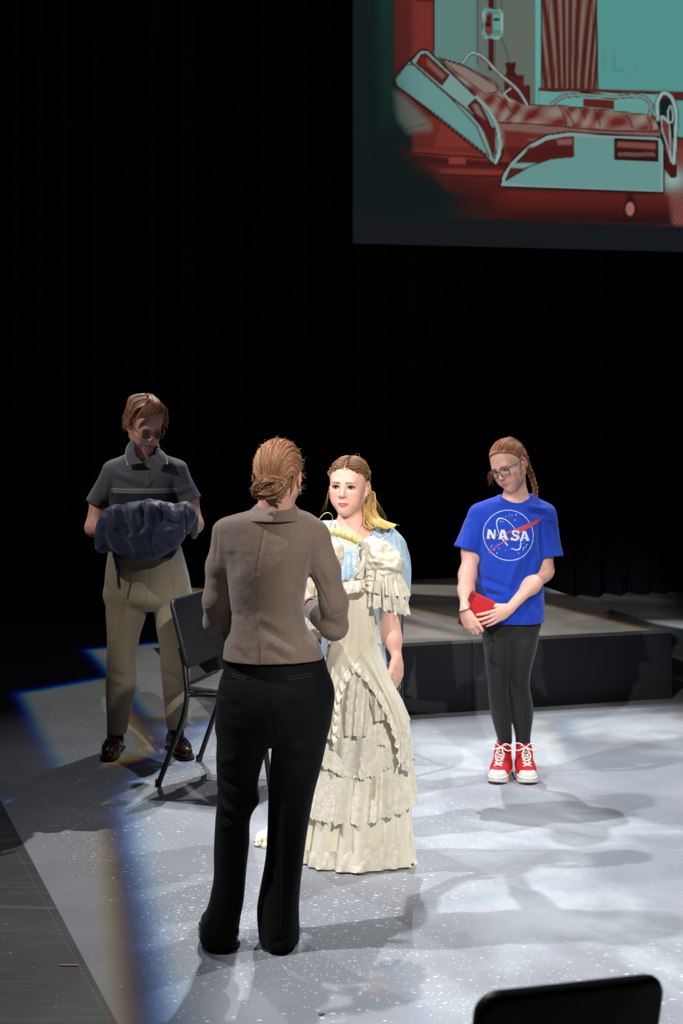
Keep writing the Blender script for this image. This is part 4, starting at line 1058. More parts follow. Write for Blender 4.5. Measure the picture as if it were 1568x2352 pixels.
def girl_blue_shirt():
    D = 7.05
    root = thing('person', P(1176, 1798, D) * np.array([1, 1, 0]) + np.array([0, .05, 0]), 'person in a blue printed shirt, black leggings and red sneakers holding a red book', 'person')
    skin = lin((218, 168, 152))
    hc = P(1168, 1068, D - .005); HR = frame(143, 19, 15); hs = 1.01
    Fd = Field((hc[0] - .34, D - .36, .04), (hc[0] + .36, D + .17, 1.66), .0038, fine=((.70, .93, .0028), (1.36, 1.66, .0027)))
    for k in (0, 1):
        f = []
        a = Fd.ax[k]; lo, hi = a[0], a[-1]; Fd.ax[k] = np.arange(lo, hi, .0031 if k == 0 else .0034).astype(np.float32)
    Fd.F = np.full([len(a) for a in Fd.ax], .2, np.float32)
    L = head_sdf(Fd, hc, HR, hs, jaw=.93, lips=1.0)
    nb = P(1184, 1150, D + .03)
    Fd.cap(L(0, -.022, -.055), nb, .047, .052, .025); Fd.cap(nb, P(1182, 1200, D + .02), .055, .10, .05)
    Fd.zst(rows_px(D, [(1150, 1140, 1222, .05, .02), (1175, 1104, 1252, .07, .02), (1240, 1106, 1246, .095, .02), (1330, 1112, 1236, .09, .02), (1420, 1108, 1240, .095, .02), (1450, 1120, 1230, .085, .02)]), .03)
    for (x0, xk, x1, y1) in ((1140, 1143, 1163, 1722), (1206, 1191, 1204, 1722)):
        Fd.chain([P(x0, 1440, D + .02), P(xk, 1570, D - .005), P(x1, y1, D + .05), P(x1, 1755, D + .05)], [.050, .030, .018, .018], .02)
    # own right arm (left in the picture)
    el, wr = P(1073, 1322, D - .04), P(1067, 1404, D - .205)
    Fd.chain([P(1098, 1182, D + .02), P(1082, 1262, D), el, (el * .6 + wr * .4), wr], [.043, .0385, .0335, .031, .0225], .05)
    f1 = unit(P(1086, 1452, D - .215) - wr); side1 = unit(np.array([.90, -.42, .15])); t1 = hand_sdf(Fd, wr, f1, side1, .93, curl=((.5, .7, .5), (.55, .8, .5), (.6, .8, .5), (.6, .8, .5)), spread=.03, right=True, thumb_dir=unit(P(1100, 1446, D - .235) - P(1074, 1414, D - .205)), thumb=(.25, .1))
    # own left arm
    e2, w2 = P(1250, 1312, D - .02), P(1170, 1398, D - .215)
    Fd.chain([P(1255, 1182, D + .02), P(1252, 1255, D), e2, e2 * .62 + w2 * .38, w2], [.043, .039, .0345, .0325, .0235], .05)
    f2 = unit(P(1106, 1432, D - .255) - w2); side2 = unit(np.array([-.30, -.10, .94])); t2 = hand_sdf(Fd, w2, f2, side2, .93, curl=((.18, .28, .25), (.2, .3, .25), (.24, .32, .25), (.3, .3, .25)), spread=.11, thumb_dir=unit(f2 * .8 + np.array([0, .5, .35])))
    V, Q = Fd.mesh(1)
    cols = face_cols(V, hc, HR, hs, skin, lin((190, 104, 100)), .42, .04)
    # freckles
    q = (V - hc) @ HR
    body = mk('body', V, Q, skin_mat(), root, cols=cols); tree = bvh(V, Q)
    eyes(root, L, HR, hs, lin((70, 84, 90)), gaze=(-.1, 1, -.55), brow=lin((150, 92, 66)), liner=.75, brow_t=.9, body=tree, lash=lin((60, 40, 34)))
    nm = mat('pale_nail', lin((232, 205, 190)), .3)
    for (tp, d, n) in t2[:4]: nail(tp, d, n, .9, nm, root)
    nail(*t1[4], 1.0, nm, root)
    # hair
    red_hair = np.array(lin((150, 92, 58)))
    hm = mat('auburn_hair', vcol=True, rough=.52, spec=.35, var=.25, vscale=120)
    zz = [-.12, -.06, -.03, 0, .033, .060, .079, .089, .097]; yy = [-.06, -.050, -.035, -.004, .016, .036, .056, .080, .15]
    keep = lambda x, y, z: np.maximum((y - np.interp(z, zz, yy) - .004 * np.sin(x * 90)) * .7, -(z + .058))
    Vh, Qh = hair_cap(hc, HR, hs, keep, .003)
    hair = mk('hair', Vh, Qh, hm, root, cols=np.tile(red_hair * .8, (len(Vh), 1)))
    rng = np.random.default_rng(3); paths = []
    for i in range(640):
        u = rng.uniform(-1, 1); s_ = np.sign(u); a = abs(u)
        st = [np.interp(a, [0, .25, .5, .7, .85, 1], v) for v in ([0, .030, .056, .068, .073, .062], [.064, .057, .036, .012, -.030, -.055], [.083, .077, .059, .026, -.010, -.060])]
        k = max(0, rng.uniform(-.7, .65)) if a < .6 else max(0, rng.uniform(-.3, .3)); st = np.array([st[0] * s_, st[1], st[2]])
        top = np.array([s_ * (.068 * a**.6), -.045 - .02 * rng.random(), .100 * (1 - a**1.6) + .010 * (1 - a)]); e = np.array([-.020 + s_ * a * .014, -.098, -.022 - .02 * a]) + rng.normal(0, .003, 3)
        st = st + (top - st) * k; paths.append(geo(L, [st, st * .45 + top * .55, top, e], 12, .005 + .004 * rng.random(), 5 if k < .05 else 1.5, .0016, i))
    V1, F1, C1 = strands(paths, .0012, red_hair, seed=4, var=.5); mk('hair_locks', V1, fix_deg(F1), hm, hair, cols=C1, kind='stuff')
    # braid over the far shoulder
    b0 = [L(-.035, -.085, -.02), P(1222, 1098, D + .06), P(1229, 1122, D + .05), P(1230, 1146, D + .03)]; bp = spline(b0, 60); tt = np.linspace(0, 1, 60); br = []
    for k in range(3):
        ph = tt * 20 + k * 2 * np.pi / 3; off = np.stack([np.sin(ph) * .010, np.sin(2 * ph) * .006, np.zeros(60)], 1) * (1 - .35 * tt)[:, None]
        V1, F1 = tube(bp + off, .0085 * (1 - .45 * tt), 8); br.append((V1, F1, red_hair * (.8 + .2 * k)))
        for q_ in range(6):
            o2 = RNG.normal(0, .0035, 3); V1, F1 = tube(bp + off * 1.25 + o2, .0016 * (1 - .3 * tt), 4); br.append((V1, F1, red_hair * (.7 + .6 * RNG.random())))
    V1, F1, C1 = merge(br); mk('braid', V1, fix_deg(F1), hm, hair, cols=C1)
    loose = []
    for i in range(26):
        x = 1126 + rng.uniform(-6, 9); loose.append(spline([L(.060, .02 - rng.random() * .03, -.01), P(x, 1090, D - .03), P(x + rng.uniform(-5, 6), 1105 + rng.uniform(0, 12), D - .04)], 9))
    for i in range(10):
        a = scalp2(L, rng.uniform(-70, 70), rng.uniform(30, 170), .006); v = rng.normal(0, 1, 3); v[2] = abs(v[2]); loose.append(spline([a, a + unit(a - hc) * .010 + v * .004, a + unit(a - hc) * .011 + v * .006], 7))
    V1, F1, C1 = strands(loose, .0004, red_hair * 1.2, seed=5, n=4); mk('loose_hair', V1, fix_deg(F1), hm, hair, cols=C1, kind='stuff')
    gold = mat('gold_earring', lin((220, 190, 120)), .2, metal=1.0)
    for dz in (-.030, -.040):
        c = L(-.082, -.002, dz); th = np.linspace(0, 2 * np.pi, 16, endpoint=False); V1, F1 = tube(np.array([c + .0055 * (math.cos(a) * HR[:, 1] + math.sin(a) * UP) for a in th]), .0011, 6, closed=True); mk('earring', V1, F1, gold, root)
    glasses(root, L, HR, hs, mat('tortoise_frame', lin((52, 34, 30)), .25, var=.5, vscale=160, coat=.4), mat('clear_lens', (.05, .05, .06), .03, alpha=.07, spec=.6), w=.050, h=.041, y=.1015, r=.0018)
    # shirt
    Fd = Field((hc[0] - .30, D - .20, .72), (hc[0] + .32, D + .20, 1.545), .0036)
    Fd.zst(rows_px(D, [(1136, 1152, 1222, .052, .025), (1148, 1120, 1242, .070, .022), (1170, 1096, 1262, .088, .02), (1215, 1096, 1258, .110, .01), (1270, 1099, 1250, .122, .005), (1330, 1096, 1247, .122, .01), (1385, 1098, 1250, .124, .015), (1436, 1103, 1250, .126, .02)]), .01, e=2.3)
    Y1 = np.array([0, 1.0, 0])
    Fd.cyl(P(1100, 1182, D + .015), P(1071, 1263, D - .01), .050, .061, .035, flat=(Y1, 1.12)); Fd.cyl(P(1252, 1182, D + .015), P(1262, 1279, D - .01), .050, .066, .035, flat=(Y1, 1.08))
    Fd.plane(P(1176, 1428, D), (0, 0, -1.0))
    # openings
    Fd.cyl(P(1077, 1246, D - .01), P(1062, 1292, D - .01), .049, .056, .002, 'd', flat=(Y1, 1.1)); Fd.cyl(P(1260, 1262, D - .01), P(1264, 1310, D - .01), .054, .060, .002, 'd')
    Fd.zst(rows_px(D, [(1395, 1106, 1243, .112, .015), (1460, 1108, 1246, .114, .02)]), .004, 'd')
    Fd.cap(P(1184, 1148, D + .005), P(1184, 1105, D + .01), .070, .085, .004, 'd', flat=(np.array([0, 1.0, 0]), .82)); Fd.ell(P(1182, 1140, D - .06), (.066, .05, .026), .006, None, 'd')
    V, Q = Fd.mesh(1)
    def fold(V, N):
        o = 1.5 * creases(V, N, D, [(1095, 1322, 1160, 1345, 7, -7), (1098, 1340, 1150, 1352, 6, 7), (1105, 1358, 1150, 1362, 6, -5), (1196, 1285, 1172, 1352, 7, -6), (1182, 1280, 1160, 1345, 7, 6), (1214, 1265, 1196, 1340, 8, -5), (1232, 1255, 1220, 1330, 8, 4), (1110, 1180, 1102, 1260, 7, -7), (1120, 1178, 1116, 1250, 8, 4),
            (1238, 1190, 1236, 1270, 7, -7), (1205, 1160, 1250, 1168, 5, 4), (1212, 1172, 1250, 1182, 6, -5), (1130, 1290, 1124, 1370, 9, -4), (1150, 1350, 1180, 1395, 8, 6), (1200, 1340, 1232, 1400, 9, -5), (1060, 1200, 1052, 1250, 6, -4), (1078, 1195, 1072, 1262, 6, 4), (1268, 1200, 1278, 1270, 6, -4), (1150, 1372, 1190, 1412, 8, -5)])
        o += .0030 * noise3(V, (26, 26, 9), 5) * np.clip((1.50 - V[:, 2]) * 4, .2, 1) + .0012 * noise3(V, 70, 6)
        k = FPX / D; x = CX + V[:, 0] * k; y = HZ + (CAMH - V[:, 2]) * k
        rr = np.hypot((x - 1184) / 41, (y - 1130) / 24); o += .0022 * np.exp(-((rr - 1.0) / .10)**2) * (N[:, 1] < .2)
        return o
    V = push(V, Q, fold); blue = lin((17, 58, 172))
    shirt = mk('printed_shirt', V, Q, mat('blue_cotton', blue, .8, var=.06, vscale=30, sheen=.15, bump=.15, bscale=500, spec=.25), root); tree = bvh(V, Q)
    # round print: white ring, letters, orbit and stars, red wing
    white = mat('cracked_white_print', lin((186, 198, 214)), .7, var=.2, vscale=200); redp = mat('faded_red_print', lin((172, 52, 88)), .7, var=.12, vscale=150)
    tw = lambda zx, zy: np.stack([P(1000 + a / 4.9, 990 + b / 4.9, D) for a, b in zip(zx, zy)])
    def pr(name, fn, x0, x1, y0, y1, m, off): return print_cells(name, fn, x0, x1, y0, y1, 2.7, tw, tree, (0, 1, 0), off, m, shirt)
    pr('print_ring', lambda X, Y: np.abs(np.hypot((X - 797) / 272, (Y - 1149) / 273) - 1) * 272 < 4.0, 515, 1080, 865, 1435, white, .0010)
    Np = [(555, 1192), (570, 1092), (562, 1088), (598, 1088), (632, 1150), (638, 1100), (630, 1090), (664, 1090), (655, 1098), (645, 1194), (622, 1194), (590, 1130), (583, 1182), (594, 1192)]
    pr('print_letter', lambda X, Y: in_poly(X, Y, Np), 545, 672, 1080, 1200, white, .0018)
    def Ap(x, y): return [(x, y + 105), (x + 8, y + 98), (x + 36, y), (x + 76, y), (x + 108, y + 98), (x + 116, y + 107), (x + 64, y + 107), (x + 72, y + 98), (x + 68, y + 82), (x + 38, y + 82), (x + 33, y + 97), (x + 42, y + 105)], [(x + 43, y + 66), (x + 64, y + 66), (x + 54, y + 28)]
    for (x, y) in ((676, 1088), (914, 1102)):
        o_, h_ = Ap(x, y); pr('print_letter', lambda X, Y: in_poly(X, Y, o_) & ~in_poly(X, Y, h_), x - 5, x + 122, y - 6, y + 114, white, .0018)
    Sp = spline([(902, 1118), (880, 1104), (848, 1106), (842, 1128), (868, 1148), (892, 1164), (890, 1188), (862, 1196), (832, 1186)], 30)
    pr('print_letter', lambda X, Y: near_line(X, Y, Sp, 11.5) | in_poly(X, Y, [(896, 1094), (908, 1094), (908, 1132), (898, 1132)]) | in_poly(X, Y, [(818, 1170), (830, 1170), (832, 1204), (818, 1204)]), 808, 918, 1086, 1210, white, .0018)
    ca, sa = math.cos(math.radians(57)), math.sin(math.radians(57))
    def orbit(X, Y):
        u = (X - 797) * ca + (Y - 1135) * sa; v = -(X - 797) * sa + (Y - 1135) * ca; r = np.hypot(u / 196, v / 88); a = np.arctan2(v / 88, u / 196)
        return (np.abs(r - 1) * 100 < 4.0) & ~((a > .75) & (a < 1.75)) | near_line(X, Y, [(700, 1140), (740, 1210), (778, 1256)], 7)
    pr('print_orbit', orbit, 640, 950, 950, 1320, white, .0012)
    w1 = [(530, 1215), (575, 1178), (660, 1140), (800, 1103), (940, 1050), (1060, 1005), (1178, 958), (1160, 1000), (1066, 1052), (960, 1102), (880, 1135), (905, 1105), (820, 1118), (700, 1145), (600, 1180)]
    w2 = [(572, 1362), (576, 1330), (700, 1235), (830, 1165), (960, 1092), (1050, 1040), (1056, 1056), (960, 1104), (840, 1175), (710, 1245), (590, 1338)]
    pr('print_wing', lambda X, Y: in_poly(X, Y, w1) | in_poly(X, Y, w2), 520, 1190, 950, 1370, redp, .0014)
    rs = np.random.default_rng(2); st = [(x, y, r) for x, y, r in ((770, 945, 4), (808, 925, 3), (812, 950, 3), (838, 932, 4), (882, 925, 6), (868, 982, 5), (705, 1005, 4), (738, 1003, 4), (715, 990, 3), (600, 1280, 4), (612, 1262, 3), (640, 1310, 4), (664, 1345, 5), (676, 1252, 3), (690, 1292, 4), (960, 1232, 4), (992, 1248, 5), (985, 1265, 4), (958, 1280, 5), (952, 1302, 6), (975, 1282, 3), (900, 1342, 4), (815, 1296, 4), (762, 1310, 3), (910, 1255, 3))]
    pr('print_stars', lambda X, Y: reduce(np.logical_or, [np.hypot(X - a, Y - b) < r + 1.2 for a, b, r in st]), 590, 1005, 915, 1355, white, .0010)['kind'] = 'stuff'
    # leggings
    Fd = Field((hc[0] - .19, D - .15, .15), (hc[0] + .20, D + .17, .90), (.0042, .0042, .005))
    Fd.zst(rows_px(D, [(1385, 1106, 1244, .10, .02), (1420, 1104, 1245, .105, .02), (1448, 1108, 1240, .10, .02), (1470, 1125, 1225, .07, .02)]), .01)
    Fd.zst(rows_px(D, [(1415, 1103, 1178, .085, .02), (1450, 1106, 1174, .085, .015), (1500, 1111, 1170, .075, .005), (1556, 1118, 1166, .058, -.012), (1595, 1121, 1166, .052, -.005), (1634, 1126, 1174, .056, .018), (1673, 1136, 1177, .046, .035), (1700, 1144, 1178, .037, .045), (1724, 1149, 1178, .034, .05)]), .012)
    Fd.zst(rows_px(D, [(1415, 1168, 1246, .085, .02), (1434, 1166, 1243, .085, .02), (1487, 1165, 1233, .075, .005), (1546, 1166, 1217, .058, -.012), (1571, 1167, 1215, .054, -.012), (1600, 1168, 1221, .055, .010), (1630, 1171, 1226, .056, .022), (1660, 1177, 1225, .048, .035), (1693, 1185, 1221, .038, .045), (1728, 1187, 1220, .034, .05)]), .006)
    for (x0, x1) in ((1164, 1163), (1204, 1204)): Fd.cap(P(x0, 1716, D + .05), P(x1, 1745, D + .05), .028, .029, .002, 'd')
    V, Q = Fd.mesh(2); V = push(V, Q, lambda V, N: .0012 * noise3(V, (20, 20, 8), 9) + creases(V, N, D, [(1190, 1712, 1218, 1716, 2.5, -3), (1150, 1712, 1176, 1709, 2.5, -2)]))
    mk('leggings', V, Q, mat('black_stretch_cloth', (.014, .014, .016), .72, sheen=.12, spec=.3, bump=.1, bscale=800), root)
    ms = (mat('red_canvas', lin((205, 22, 38)), .75, bump=.3, bscale=900), mat('white_rubber', lin((226, 222, 216)), .5, var=.05, vscale=60), mat('white_lace', lin((236, 232, 226)), .8, bump=.3, bscale=900), mat('steel_eyelet', lin((200, 200, 205)), .25, metal=1.0), rubber, mat('cream_sock', lin((225, 220, 205)), .9, bump=.3, bscale=500))
    t = P(1143, 1797, D)
    sneaker(root, (P(1160, 1722, D)[0] - .018, D + .008, 0), math.pi - .30, ms); sneaker(root, (P(1205, 1722, D)[0] + .002, D + .004, 0), math.pi + .02, ms)
    # hair tie on the wrist
    c = wr + np.array([.0, 0, .006]); ax_ = unit(f1); u_ = unit(np.cross(ax_, (0, 1, 0))); v_ = np.cross(ax_, u_); th = np.linspace(0, 2 * np.pi, 30, endpoint=False)
    V1, F1 = tube(np.array([c + (math.cos(a) * u_ + math.sin(a) * v_) * .0265 for a in th]), .0022, 6, closed=True); mk('wrist_band', V1, F1, rubber, root)
    # red book held in both hands
    bc = P(1094, 1407, D - .176); BR = rotz(-.18) @ roty(math.radians(24)) @ rotx(math.radians(6))
    bk = thing('book', bc, 'red hardback book with browned page edges held in front of the black leggings', 'book')
    red = mat('red_book_cloth', lin((186, 22, 34)), .55, var=.08, vscale=60, bump=.15, bscale=500); dark = mat('dark_red_spine_cloth', lin((120, 14, 18)), .6); page = mat('browned_pages', lin((176, 128, 88)), .8, var=.15, vscale=120, stretch=(1, 40, 1))
    W2, H2, T2 = .118, .165, .026
    for s_ in (-1, 1):
        V1, F1 = box((0, s_ * (T2 / 2 - .0015), 0), (W2, .003, H2), None, .0008); mk('cover', V1 @ BR.T + bc, F1, red, bk, smooth=False)
    V1, F1 = box((.002, 0, 0), (W2 - .008, T2 - .006, H2 - .010)); mk('pages', V1 @ BR.T + bc, F1, page, bk, smooth=False)
    V1, F1 = box((-W2 / 2, 0, 0), (.004, T2, H2), None, .0015); mk('spine', V1 @ BR.T + bc, F1, dark, bk, smooth=False)
    V1, F1 = box((-W2 / 2 + .011, -T2 / 2 - .0004, 0), (.020, .0012, H2 - .002)); mk('spine_cloth', V1 @ BR.T + bc, F1, dark, bk, smooth=False)
    return root
girl_blue_shirt()
# ------------------------------------------------------------------ woman in the tweed blazer, back to us
def comb(L, n, lam_max, p0f, p1, lam_end, rng, lift=.005, extra=.003, seg=12, wav=.0012):
    out = []
    for i in range(n):
        lam = rng.uniform(-lam_max, lam_max); a = p0f(lam); t = np.linspace(0, 1, seg)
        lt = lam + (lam_end(lam) - lam) * t**1.4 + 4 * np.sin(t * 5 + lam); ph = a + (p1(lam) - a) * t
        lf = .0012 + (lift - .001 + extra * rng.random()) * np.clip(t * 5, 0, 1) + wav * np.sin(t * 9 + lam)
        out.append(np.array([scalp2(L, lt[j], ph[j], lf[j]) for j in range(seg)]))
    return out

def boot(root, loc, yaw, m, h=.10):
    Fd = Field((-.06, -.14, 0), (.06, .15, .17), .0034)
    Fd.cap((0, -.085, .045), (0, .06, .035), .034, .038, .02); Fd.cap((0, .06, .035), (0, .10, .028), .038, .026, .02); Fd.cap((0, -.065, .06), (0, -.060, .13), .036, .038, .03); Fd.plane((0, 0, .014), (0, 0, -1))
    V, Q = Fd.mesh(1); b = mk('boot', placed(V, loc, yaw), Q, m, root)
    V, F = sole_mesh([(-.122, .004, 0), (-.115, .022, 0), (-.08, .034, 0), (0, .034, 0), (.07, .041, 0), (.105, .033, 0), (.128, .018, 0), (.133, .004, 0)], .0, .018, .002); mk('boot_sole', placed(V, loc, yaw), F, m, b)

def woman_blazer():
    D = 4.98
    root = thing('person', (P(575, 2168, D)[0], D, 0), 'person seen from behind in brown tweed blazer and black trousers, hair in a bun', 'person')
    skin = lin((222, 168, 148)); hc = P(640, 1091, D + .01); HR = frame(-13, 6, 3); hs = 1.0
    Fd = Field((hc[0] - .32, D - .20, .04), (hc[0] + .32, D + .55, 1.74), (.0042, .0044, .009), fine=((1.02, 1.22, .0032), (1.40, 1.74, .0032)))
    L = head_sdf(Fd, hc, HR, hs, jaw=.95)
    nb = P(632, 1180, D + .01); Fd.cap(L(0, -.022, -.055), nb, .050, .054, .025); Fd.cap(nb, P(625, 1240, D + .02), .05, .11, .05)
    Fd.zst(rows_px(D, [(1195, 565, 680, .055, .02), (1225, 530, 708, .075, .02), (1300, 530, 700, .10, .02), (1420, 540, 690, .09, .02), (1530, 530, 735, .10, .03), (1640, 520, 745, .11, .03), (1680, 540, 730, .09, .03)]), .03)
    for pts in ([(560, 1660), (545, 1850), (515, 2100), (512, 2150)], [(690, 1660), (660, 1850), (645, 2100), (645, 2160)]):
        Fd.chain([P(x, y, D + .03) for x, y in pts], [.075, .045, .03, .03], .03)
    # arms reach forward to the hanger
    h1, h2 = P(585, 1365, D + .42), P(684, 1345, D + .46)
    Fd.chain([P(530, 1235, D + .02), P(502, 1305, D + .015), P(494, 1385, D + .03), P(497, 1424, D + .06), P(530, 1415, D + .27), h1], [.036, .034, .032, .031, .030, .024], .02)
    Fd.chain([P(715, 1245, D + .02), P(748, 1312, D + .015), P(765, 1385, D + .02), P(767, 1432, D + .05), P(716, 1400, D + .30), h2], [.036, .034, .033, .033, .030, .024], .02)
    hand_sdf(Fd, h1, (.55, .55, .5), (0, -.1, 1), .95, curl=(.5, .55, .6, .6), right=False)
    hand_sdf(Fd, h2, (-.1, .55, .8), (-.6, .0, .3), .95, curl=(.6, .65, .7, .7), right=True)
    V, Q = Fd.mesh(1); mk('body', V, Q, skin_mat(), root, cols=face_cols(V, hc, HR, hs, skin, lin((180, 90, 86)), .3, .04))
    eyes(root, L, HR, hs, lin((70, 84, 90)), brow=lin((120, 80, 60)))
    # hair with a low twisted bun
    hcx = np.array(lin((176, 128, 94))); hm = mat('copper_blond_hair', vcol=True, rough=.52, spec=.35, var=.2, vscale=140)
    zz = [-.12, -.075, -.045, 0, .03, .055, .074, .084, .092]; yy = [-.05, -.045, -.040, -.020, .012, .036, .056, .080, .15]
    keep = lambda x, y, z: np.maximum((y - np.interp(z, zz, yy)) * .7, -(z + .082 - .5 * np.abs(x) * .2))
    Vh, Qh = hair_cap(hc, HR, hs, keep, .003, extra=lambda F_, L_: F_.cap(L_(0, -.052, -.03), L_(0, -.046, -.078), .048, .038, .03))
    hair = mk('hair', Vh, Qh, hm, root, cols=np.tile(hcx * .75, (len(Vh), 1)))
    rng = np.random.default_rng(11); bx, bz = -.002, -.045
    paths = []; bunp = np.array([bx, -.112, bz])
    for i in range(720):                                     # swept back from the hairline to the bun
        u = rng.uniform(-1, 1); s_ = np.sign(u); a = abs(u)
        st = [np.interp(a, [0, .25, .5, .7, .85, 1], v) for v in ([0, .030, .056, .068, .073, .062], [.070, .062, .038, .010, -.030, -.055], [.078, .072, .055, .020, -.010, -.060])]
        k = max(0, rng.uniform(-.4, .65)) if a < .6 else max(0, rng.uniform(-.3, .3)); st = np.array([st[0] * s_, st[1], st[2]])
        top = np.array([s_ * (.066 * a**.6), -.050 - .02 * rng.random(), .095 * (1 - a**1.6) + .012 * (1 - a)]); e = bunp + np.array([s_ * a * .016, .006, .010 * (1 - 1.6 * a)]) + rng.normal(0, .004, 3)
        st = st + (top - st) * k; paths.append(geo(L, [st, st * .45 + top * .55, top, e], 12, .005 + .004 * rng.random(), 5 if k < .05 else 1.5, .0012, i))
    for i in range(150):                                     # nape hair swept up
        x = rng.uniform(-.042, .042); z = -.085 + .02 * rng.random() - .012 * abs(x) / .04; t = np.linspace(0, 1, 8)
        a = np.array([x, -.091 + .35 * x * x * 10, z]); b = np.array([bx + x * .4, -.118, bz + .005]); paths.append(np.array([L(*(a + (b - a) * s_ + np.array([0, -.012 * math.sin(s_ * 3.1), 0]))) for s_ in t]))
    V1, F1, C1 = strands(paths, .0014, hcx, seed=12, var=.55); mk('hair_locks', V1, fix_deg(F1), hm, hair, cols=C1, kind='stuff')
    bun = []; c = np.array([bx, -.112, bz])
    for k in range(9):                                       # twisted coils
        th = np.linspace(0, 2 * np.pi, 40); a0 = rng.random() * 6; rx, rz = .030 + .012 * rng.random(), .018 + .012 * rng.random(); tl = rng.uniform(-.5, .5); dep = rng.uniform(-.012, .010)
        u = rx * np.cos(th + a0); v = rz * np.sin(th + a0); p = np.stack([c[0] + u * math.cos(tl) - v * math.sin(tl), c[1] + dep - .010 * np.cos(th * 2 + k), c[2] + u * math.sin(tl) + v * math.cos(tl)], 1)
        p = np.array([L(*q) for q in p]); V1, F1 = tube(p, .0078, 8); bun.append((V1, F1, hcx * (.55 + .3 * rng.random())))
        for j in range(26):
            o = rng.normal(0, .0072, 3); V1, F1 = tube(p + o + rng.normal(0, .0009, p.shape), .0013, 4); bun.append((V1, F1, hcx * (.65 + .75 * rng.random())))
    V1, F1, C1 = merge(bun); mk('hair_bun', V1, fix_deg(F1), hm, hair, cols=C1, label='twisted low bun of copper blond hair')
    loose = []
    for i in range(70):
        s_ = rng.choice([-1, 1], p=[.35, .65]); a = L(s_ * .070, rng.uniform(-.03, .03), rng.uniform(-.06, .05)); o = R_ = HR[:, 0] * s_
        loose.append(spline([a, a + o * .010 + rng.normal(0, .006, 3), a + o * rng.uniform(.004, .018) + rng.normal(0, .009, 3)], 8))
    for i in range(30):
        a = scalp2(L, rng.uniform(-70, 70), rng.uniform(60, 180), .006); n_ = unit(a - hc); loose.append(spline([a, a + n_ * .006 + rng.normal(0, .004, 3), a + n_ * .008 + rng.normal(0, .006, 3)], 7))
    V1, F1, C1 = strands(loose, .0004, hcx * 1.25, seed=5, n=4); mk('loose_hair', V1, fix_deg(F1), hm, hair, cols=C1, kind='stuff')
    silver = mat('silver_earring', lin((215, 215, 220)), .15, metal=1.0)
    for x in (-1, 1):
        c_ = L(x * .080, -.004, -.047); th = np.linspace(0, 2 * np.pi, 18, endpoint=False); V1, F1 = tube(np.array([c_ + .0085 * (math.cos(a) * HR[:, 1] + math.sin(a) * UP) for a in th]), .0013, 6, closed=True); mk('earring', V1, F1, silver, root)
    # blazer
    Fd = Field((hc[0] - .30, D - .20, .90), (hc[0] + .32, D + .40, 1.50), .0038)
    Fd.zst(rows_px(D, [(1168, 592, 676, .058, .025), (1178, 560, 706, .075, .022), (1192, 510, 728, .092, .02), (1205, 494, 744, .10, .02), (1225, 494, 748, .110, .02), (1290, 512, 716, .128, .02), (1350, 521, 704, .122, .02), (1410, 526, 698, .112, .025), (1440, 524, 704, .114, .025), (1480, 514, 730, .128, .03), (1540, 508, 752, .138, .03)]), .01, e=2.25)
    Yf = (np.array([0, 1.0, 0]), 1.1)
    Fd.chain([P(520, 1230, D + .02), P(504, 1300, D + .015), P(495, 1380, D + .015), P(497, 1424, D + .05)], [.048, .043, .041, .041], .022, flat=Yf)
    Fd.cyl(P(496, 1428, D + .06), P(530, 1414, D + .29), .044, .038, .012)
    Fd.chain([P(726, 1240, D + .02), P(748, 1310, D + .015), P(766, 1385, D + .02), P(768, 1436, D + .05)], [.048, .047, .046, .046], .022, flat=Yf)
    Fd.cyl(P(766, 1438, D + .05), P(716, 1395, D + .32), .050, .040, .012)
    Fd.plane(P(625, 1527, D - .1), (.012, 0, -1.0))
    Fd.zst(rows_px(D, [(1495, 522, 735, .118, .03), (1560, 518, 745, .125, .03)]), .004, 'd'); Fd.cyl(P(528, 1415, D + .26), P(532, 1413, D + .36), .034, .034, .002, 'd'); Fd.cyl(P(722, 1398, D + .28), P(712, 1392, D + .40), .036, .036, .002, 'd')
    Fd.cap(P(632, 1172, D + .02), P(632, 1120, D + .02), .060, .066, .004, 'd')
    V, Q = Fd.mesh(1)
    def fold(V, N):
        o = creases(V, N, D, [(613, 1192, 594, 1300, 2.2, -2.6), (594, 1300, 591, 1395, 2.2, -2.6), (591, 1395, 600, 1470, 2.2, -2.2), (601, 1466, 603, 1532, 2.4, -5), (588, 1470, 596, 1530, 7, 3), (500, 1205, 496, 1290, 4, -4), (722, 1232, 712, 1310, 4, -4), (712, 1300, 764, 1410, 2.5, -2.2), (764, 1412, 800, 1400, 2.5, -3), (468, 1385, 482, 1392, 2.5, -3),
            (604, 1425, 685, 1472, 10, -8), (600, 1405, 660, 1448, 12, 6), (610, 1455, 690, 1500, 12, 5), (620, 1476, 665, 1506, 9, -6), (680, 1330, 706, 1400, 12, -5), (655, 1345, 690, 1360, 12, 4), (535, 1265, 548, 1312, 12, -5), (560, 1300, 600, 1345, 16, 4), (532, 1440, 534, 1490, 2.2, -2), (690, 1420, 692, 1530, 2.2, -2), (540, 1480, 575, 1510, 8, -4), (520, 1405, 560, 1408, 8, -3), (730, 1300, 752, 1350, 8, -4), (745, 1425, 790, 1445, 8, -5), (750, 1455, 785, 1462, 7, 4), (480, 1400, 500, 1430, 7, -4), (700, 1448, 735, 1485, 8, -5)])
        return o + .0020 * noise3(V, 14, 3) + .0008 * noise3(V, 60, 4)
    V = push(V, Q, fold)
    tweed = mat('brown_tweed', lin((126, 109, 98)), .9, var=.36, vscale=420, sheen=.25, bump=.5, bscale=420, spec=.15)
    bl = mk('tweed_blazer', V, Q, tweed, root)
    Fd = Field((hc[0] - .15, D - .14, 1.38), (hc[0] + .15, D + .17, 1.52), .003)
